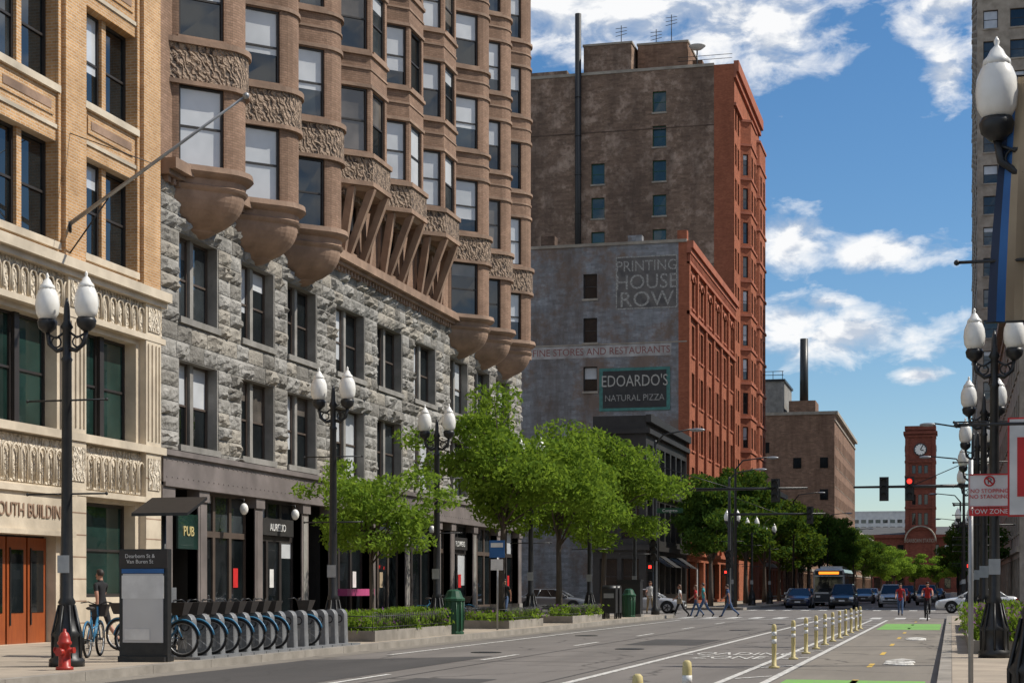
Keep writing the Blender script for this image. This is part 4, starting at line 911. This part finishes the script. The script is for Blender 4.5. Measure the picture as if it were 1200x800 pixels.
# ------------------------------------------------------------------ people
skinc=M('skin',(.42,.22,.15),(.36,.18,.12),8,rough=.55,dirt=0); hairc=M('dark_hair',(.03,.02,.015),rough=.6,dirt=0); hairb=M('brown_hair',(.12,.06,.03),rough=.6,dirt=0)
def cl(n,c): return M(n,c,tuple(x*.7 for x in c),9,rough=.9,dirt=0,bump=.3,bscale=12)
blackc=cl('black_cloth',(.02,.02,.022)); whitec=cl('white_cloth',(.6,.6,.6)); tealc=cl('teal_cloth',(.05,.32,.35)); jean=cl('denim',(.07,.12,.23)); navy=cl('navy_cloth',(.03,.06,.14)); redc=cl('red_cloth',(.45,.03,.03)); khaki=cl('khaki_cloth',(.3,.24,.16)); shoe=cl('shoe_leather',(.03,.028,.026)); lips=cl('lips',(.3,.08,.07)); eyew=cl('eye_dark',(.02,.015,.01))
def person(name,loc,heading,top,bot,hair=hairc,H=1.75,hipA=(26,-20),knee=(6,22),arm=(-22,26),elb=(18,25),lean=3,foot=(12,48),shorts=False,sleeve=.5,longhair=False,bag=False,zfix=None,splay=0):
    V=[];Rr=[];Ed=[];lab=[]
    def add(p,r,par=None,l=None):
        V.append(Vector(p)); Rr.append(r if hasattr(r,'__len__') else (r,r)); i=len(V)-1
        if par is not None: Ed.append((par,i)); lab.append((par,i,l))
        return i
    la=R(-lean)
    def tl(p):
        q=Vector(p)-Vector((0,0,.95)); q.rotate(Matrix.Rotation(la,3,'X')); return q+Vector((0,0,.95))
    pel=add((0,0,.96),(.15,.105)); wa=add(tl((0,.005,1.1)),(.13,.1),pel,'top'); ch=add(tl((0,.01,1.28)),(.158,.112),wa,'top'); uc=add(tl((0,0,1.4)),(.12,.09),ch,'top')
    nb=add(tl((0,-.005,1.47)),(.058,.058),uc,'skin'); nk=add(tl((0,.012,1.53)),(.052,.055),nb,'skin'); hd=add(tl((0,.028,1.61)),(.074,.09),nk,'skin'); ht=add(tl((0,.018,1.69)),(.066,.082),hd,'skin')
    hands=[]; low=9
    for k,s in enumerate((-1,1)):
        a=R(hipA[k]); kn=R(knee[k])
        h=add((s*.095,0,.9),(.095,.1),pel,'bot'); sp=splay*s
        kp=V[h]+Vector((sp*.43,math.sin(a)*.43,-math.cos(a)*.43)); K=add(kp,.06,h,'thigh')
        mid=kp+Vector((0,math.sin(a-kn)*.14,-math.cos(a-kn)*.14)); mc=add(mid,.056,K,'calf')
        ap=kp+Vector((0,math.sin(a-kn)*.41,-math.cos(a-kn)*.41)); an=add(ap,.04,mc,'calf')
        f=R(foot[k]); tp=ap+Vector((0,math.cos(f)*.15,-math.sin(f)*.15-.02)); add(ap+Vector((0,-.03,-.04)),.035,an,'shoe'); add(tp,(.042,.03),an,'shoe')
        low=min(low,tp.z-.035,ap.z-.08)
        b=R(arm[k]); e=R(elb[k])
        S=add(tl((s*.175,0,1.405)),.062,uc,'top'); ep=V[S]+Vector((s*.05,math.sin(b)*.27,-math.cos(b)*.27)); Em=add(ep,.042,S,'sleeve')
        wp=ep+Vector((s*.01,math.sin(b+e)*.25,-math.cos(b+e)*.25)); w=add(wp,.027,Em,'forearm')
        dr=Vector((0,math.sin(b+e),-math.cos(b+e))); pp=wp+dr*.07; add(pp,(.018,.036),w,'skin'); hands.append((pp,dr,s))
    me=bpy.data.meshes.new('sk'); me.from_pydata([tuple(v) for v in V],Ed,[]); ob=bpy.data.objects.new('sk',me); sc.collection.objects.link(ob)
    md=ob.modifiers.new('Skin','SKIN'); md.use_smooth_shade=True; md.branch_smoothing=.4
    sv=me.skin_vertices[0].data
    for i,r in enumerate(Rr): sv[i].radius=(r[0],r[1]); sv[i].use_root=(i==0)
    sd=ob.modifiers.new('Sub','SUBSURF'); sd.levels=2; sd.render_levels=2
    dg=bpy.context.evaluated_depsgraph_get(); dg.update(); ev=ob.evaluated_get(dg); em=ev.to_mesh()
    out=MB()
    vs=[v.co.copy() for v in em.vertices]; out.v=[tuple(v) for v in vs]
    mats={'top':top,'bot':bot,'thigh':bot,'calf':bot,'shoe':shoe,'skin':skinc,'sleeve':top,'forearm':skinc if sleeve<1.2 else top}
    for p in em.polygons:
        c=Vector((0,0,0))
        for i in p.vertices: c+=vs[i]
        c/=len(p.vertices); best=None
        for (i,j,l) in lab:
            A_,B_=V[i],V[j]; d=B_-A_; tt=max(0,min(1,(c-A_).dot(d)/d.length_squared)); dist=(c-(A_+d*tt)).length-(Rr[i][0]*(1-tt)+Rr[j][0]*tt)
            if best is None or dist<best[0]: best=(dist,l,tt)
        l,tt=best[1],best[2]; mt=mats[l]
        if l=='sleeve' and sleeve<1 and tt>sleeve: mt=skinc
        if l=='calf' and shorts: mt=skinc
        if l=='thigh' and shorts and tt>.92: mt=skinc
        if l=='skin' and c.z<1.48 and (c-V[uc]).length<.1: mt=top
        out.f.append(tuple(p.vertices)); out.mi.append(out.mx(mt)); out.sm.append(True)
    ev.to_mesh_clear(); bpy.data.objects.remove(ob); bpy.data.meshes.remove(me)
    hc=tl((0,.022,1.635))
    rings=[]; seg=14
    for kk in range(9):
        ph=math.pi*.62*kk/8+.02; ring=[]
        for j in range(seg):
            th=2*math.pi*j/seg; y=math.sin(th); lim=ph
            if y>.2: lim=min(ph,.95)
            r=(.088,.106,.112)
            ring.append((hc.x+r[0]*math.sin(lim)*math.cos(th),hc.y-.008+r[1]*math.sin(lim)*y,hc.z+.012+r[2]*math.cos(lim)))
        rings.append(ring)
    out.grid(rings,hair,caps=False)
    if longhair: out.sph(hc+Vector((0,-.07,-.1)),(.085,.05,.14),hair)
    for s in (-1,1):
        out.sph(hc+Vector((s*.03,.083,-.005)),.011,eyew,6,4); out.sph(hc+Vector((s*.079,-.005,-.02)),(.012,.022,.032),skinc,6,5)
    out.tube([hc+Vector((0,.085,.0)),hc+Vector((0,.108,-.04)),hc+Vector((0,.09,-.048))],[.009,.015,.01],skinc,6); out.sph(hc+Vector((0,.085,-.07)),(.025,.01,.007),lips,6,4)
    out.sph(hc+Vector((0,.06,-.095)),(.03,.03,.022),skinc,8,6)
    for pp,dr,s in hands:
        sd_=Vector((0,1,0)) if abs(dr.z)>.6 else Vector((1,0,0)); sd_=(sd_-dr*sd_.dot(dr)).normalized()
        inn=Vector((-s,0,0))
        for q,ln in ((-.026,.06),(-.009,.074),(.009,.078),(.026,.07)):
            b0=pp+sd_*q; out.tube([b0,b0+dr*ln*.55,b0+dr*ln+inn*.015],[.009,.008,.006],skinc,5)
        b0=pp+sd_*.03-dr*.03; out.tube([b0,b0+sd_*.025+dr*.03,b0+sd_*.03+dr*.06+inn*.01],[.011,.009,.007],skinc,5)
    if bag: out.box(-.32,-.2,-.12,.14,.75,1.0,bag); out.tube([(-.26,0,1.0),(-.18,0,1.42),(.1,0,1.2)],.012,bag,5)
    sc_=H/1.75; z=loc[2]-low*sc_ if zfix is None else zfix
    return out.build(name,None,(loc[0],loc[1],z),R(heading),sc_)
person('walking_man',(-18.9,35.6,.15),75,blackc,blackc,H=1.8,shorts=True,sleeve=.6)
person('pedestrian',(-13.2,85.2,0),90,whitec,blackc,hairb,1.68,longhair=True,hipA=(24,-22),bag=khaki)
person('pedestrian',(-12.5,85.9,0),90,redc,jean,hairb,1.66,hipA=(-20,24),knee=(22,6),foot=(48,12),longhair=True)
person('pedestrian',(-12.0,85.2,0),95,tealc,jean,hairc,1.8,hipA=(28,-24),lean=5)
person('pedestrian',(-10.8,85.6,0),88,navy,jean,hairc,1.76,hipA=(-26,30),knee=(25,5),foot=(50,8),lean=8)
person('pedestrian',(-14.6,86.0-1.6,.15),200,whitec,khaki,hairb,1.7)
person('pedestrian',(-2.6,92,0),180,redc,jean,hairc,1.75)
person('pedestrian',(-18.6,71,.15),180,blackc,jean,hairc,1.75); person('pedestrian',(2.9,62,.15),0,navy,khaki,hairb,1.75)
bk=bike_mesh(metal); bk.build('cyclist_bicycle',None,(-1.05,79.2,.004),R(180))
person('cyclist',(-1.05,79.42,0),180,redc,blackc,hairc,1.75,hipA=(62,30),knee=(75,32),arm=(48,48),elb=(22,22),lean=22,foot=(8,8),zfix=.06)
# ------------------------------------------------------------------ world, sun, camera
w=bpy.data.worlds.new('World'); sc.world=w; w.use_nodes=True; t=w.node_tree; t.nodes.clear()
try: w.cycles.sampling_method='MANUAL'; w.cycles.sample_map_resolution=256
except Exception as e: print(e)
out=N(t,'ShaderNodeOutputWorld'); sky=N(t,'ShaderNodeTexSky',sky_type='NISHITA'); sky.sun_disc=False
EL,AZ=48,70
sky.sun_elevation=R(EL); sky.sun_rotation=R(AZ); sky.air_density=1.0; sky.dust_density=.2; sky.ozone_density=3.5; sky.altitude=200
hs=N(t,'ShaderNodeHueSaturation'); hs.inputs['Saturation'].default_value=1.22; t.links.new(sky.outputs[0],hs.inputs['Color'])
bg=N(t,'ShaderNodeBackground'); bg.inputs[1].default_value=.11; t.links.new(hs.outputs[0],bg.inputs[0])
tc=N(t,'ShaderNodeTexCoord'); sp=N(t,'ShaderNodeSeparateXYZ'); t.links.new(tc.outputs['Generated'],sp.inputs[0])
X,Y,Z=sp.outputs; az=mth(t,'ARCTAN2',X,Y); hl=mth(t,'SQRT',mth(t,'ADD',mth(t,'MULTIPLY',X,X),mth(t,'MULTIPLY',Y,Y))); el=mth(t,'DIVIDE',Z,mth(t,'MAXIMUM',hl,.05))
def cv(dt):
    c=N(t,'ShaderNodeCombineXYZ'); t.links.new(az,c.inputs[0]); t.links.new(mth(t,'MULTIPLY',mth(t,'ADD',el,dt),1.7),c.inputs[1]); return c.outputs[0]
n0=noise(t,cv(0),30,6,.6,.3); n1=noise(t,cv(.011),30,3,.55,.3)
clouds=[(-.115,.325,.062,.042),(-.2,.338,.09,.042),(-.16,.305,.05,.022),(-.008,.335,.032,.035),(-.002,.29,.014,.024),(-.09,.198,.034,.02),(-.04,.192,.046,.012),(-.06,.145,.066,.018),(-.09,.152,.03,.018),(-.017,.1205,.018,.006),(-.07,.165,.02,.006),(-.4,.33,.12,.06),(.2,.25,.1,.05),(.5,.4,.3,.1)]
f=None
for a,b,wd,ht in clouds:
    dx=mth(t,'DIVIDE',mth(t,'SUBTRACT',az,a),wd); dy=mth(t,'DIVIDE',mth(t,'SUBTRACT',el,b),ht)
    r=mth(t,'SUBTRACT',1,mth(t,'SQRT',mth(t,'ADD',mth(t,'MULTIPLY',dx,dx),mth(t,'MULTIPLY',dy,dy))))
    f=r if f is None else mth(t,'MAXIMUM',f,r)
nl=noise(t,tc.outputs['Generated'],2.2,3); outm=ramp(t,mth(t,'ABSOLUTE',mth(t,'ADD',az,.1)),.45,.7)
gen=mth(t,'SUBTRACT',mth(t,'MULTIPLY',mth(t,'SUBTRACT',nl,.47),5),mth(t,'MULTIPLY',mth(t,'SUBTRACT',1,outm),9))  # clouds added outside the view for the windows to reflect
f=mth(t,'MAXIMUM',mth(t,'MAXIMUM',f,gen),-3)
d=mth(t,'ADD',f,mth(t,'MULTIPLY',mth(t,'SUBTRACT',n0,.5),2.6)); mask=ramp(t,d,-.05,.75)
shd=mth(t,'ADD',mth(t,'MULTIPLY',mth(t,'SUBTRACT',n0,n1),2.0),mth(t,'ADD',.68,mth(t,'MULTIPLY',mask,.2)))
cb2=N(t,'ShaderNodeBackground'); cc=mixc(t,ramp(t,shd,.55,.9),(.56,.62,.72),(1,1,1)); t.links.new(cc,cb2.inputs[0])
ms=N(t,'ShaderNodeMixShader'); t.links.new(mth(t,'MULTIPLY',mask,.96),ms.inputs[0]); t.links.new(bg.outputs[0],ms.inputs[1]); t.links.new(cb2.outputs[0],ms.inputs[2]); t.links.new(ms.outputs[0],out.inputs[0])
sl=bpy.data.lights.new('sun','SUN'); sl.energy=5; sl.angle=R(.5); sl.color=(1,.94,.84); so=bpy.data.objects.new('sun',sl); sc.collection.objects.link(so)
v=Vector((math.sin(R(AZ))*math.cos(R(EL)),math.cos(R(AZ))*math.cos(R(EL)),math.sin(R(EL)))); so.rotation_euler=v.to_track_quat('Z','Y').to_euler(); so.location=v*100
cd=bpy.data.cameras.new('camera'); cd.lens=60; cd.sensor_width=36; cd.shift_y=.24; cd.clip_end=6000; cd.clip_start=.1
co=bpy.data.objects.new('camera',cd); sc.collection.objects.link(co); co.location=(0,0,1.5); co.rotation_euler=(R(90),0,R(14.44)); sc.camera=co
sc.view_settings.view_transform='Standard'; sc.view_settings.look='None'; sc.view_settings.exposure=0
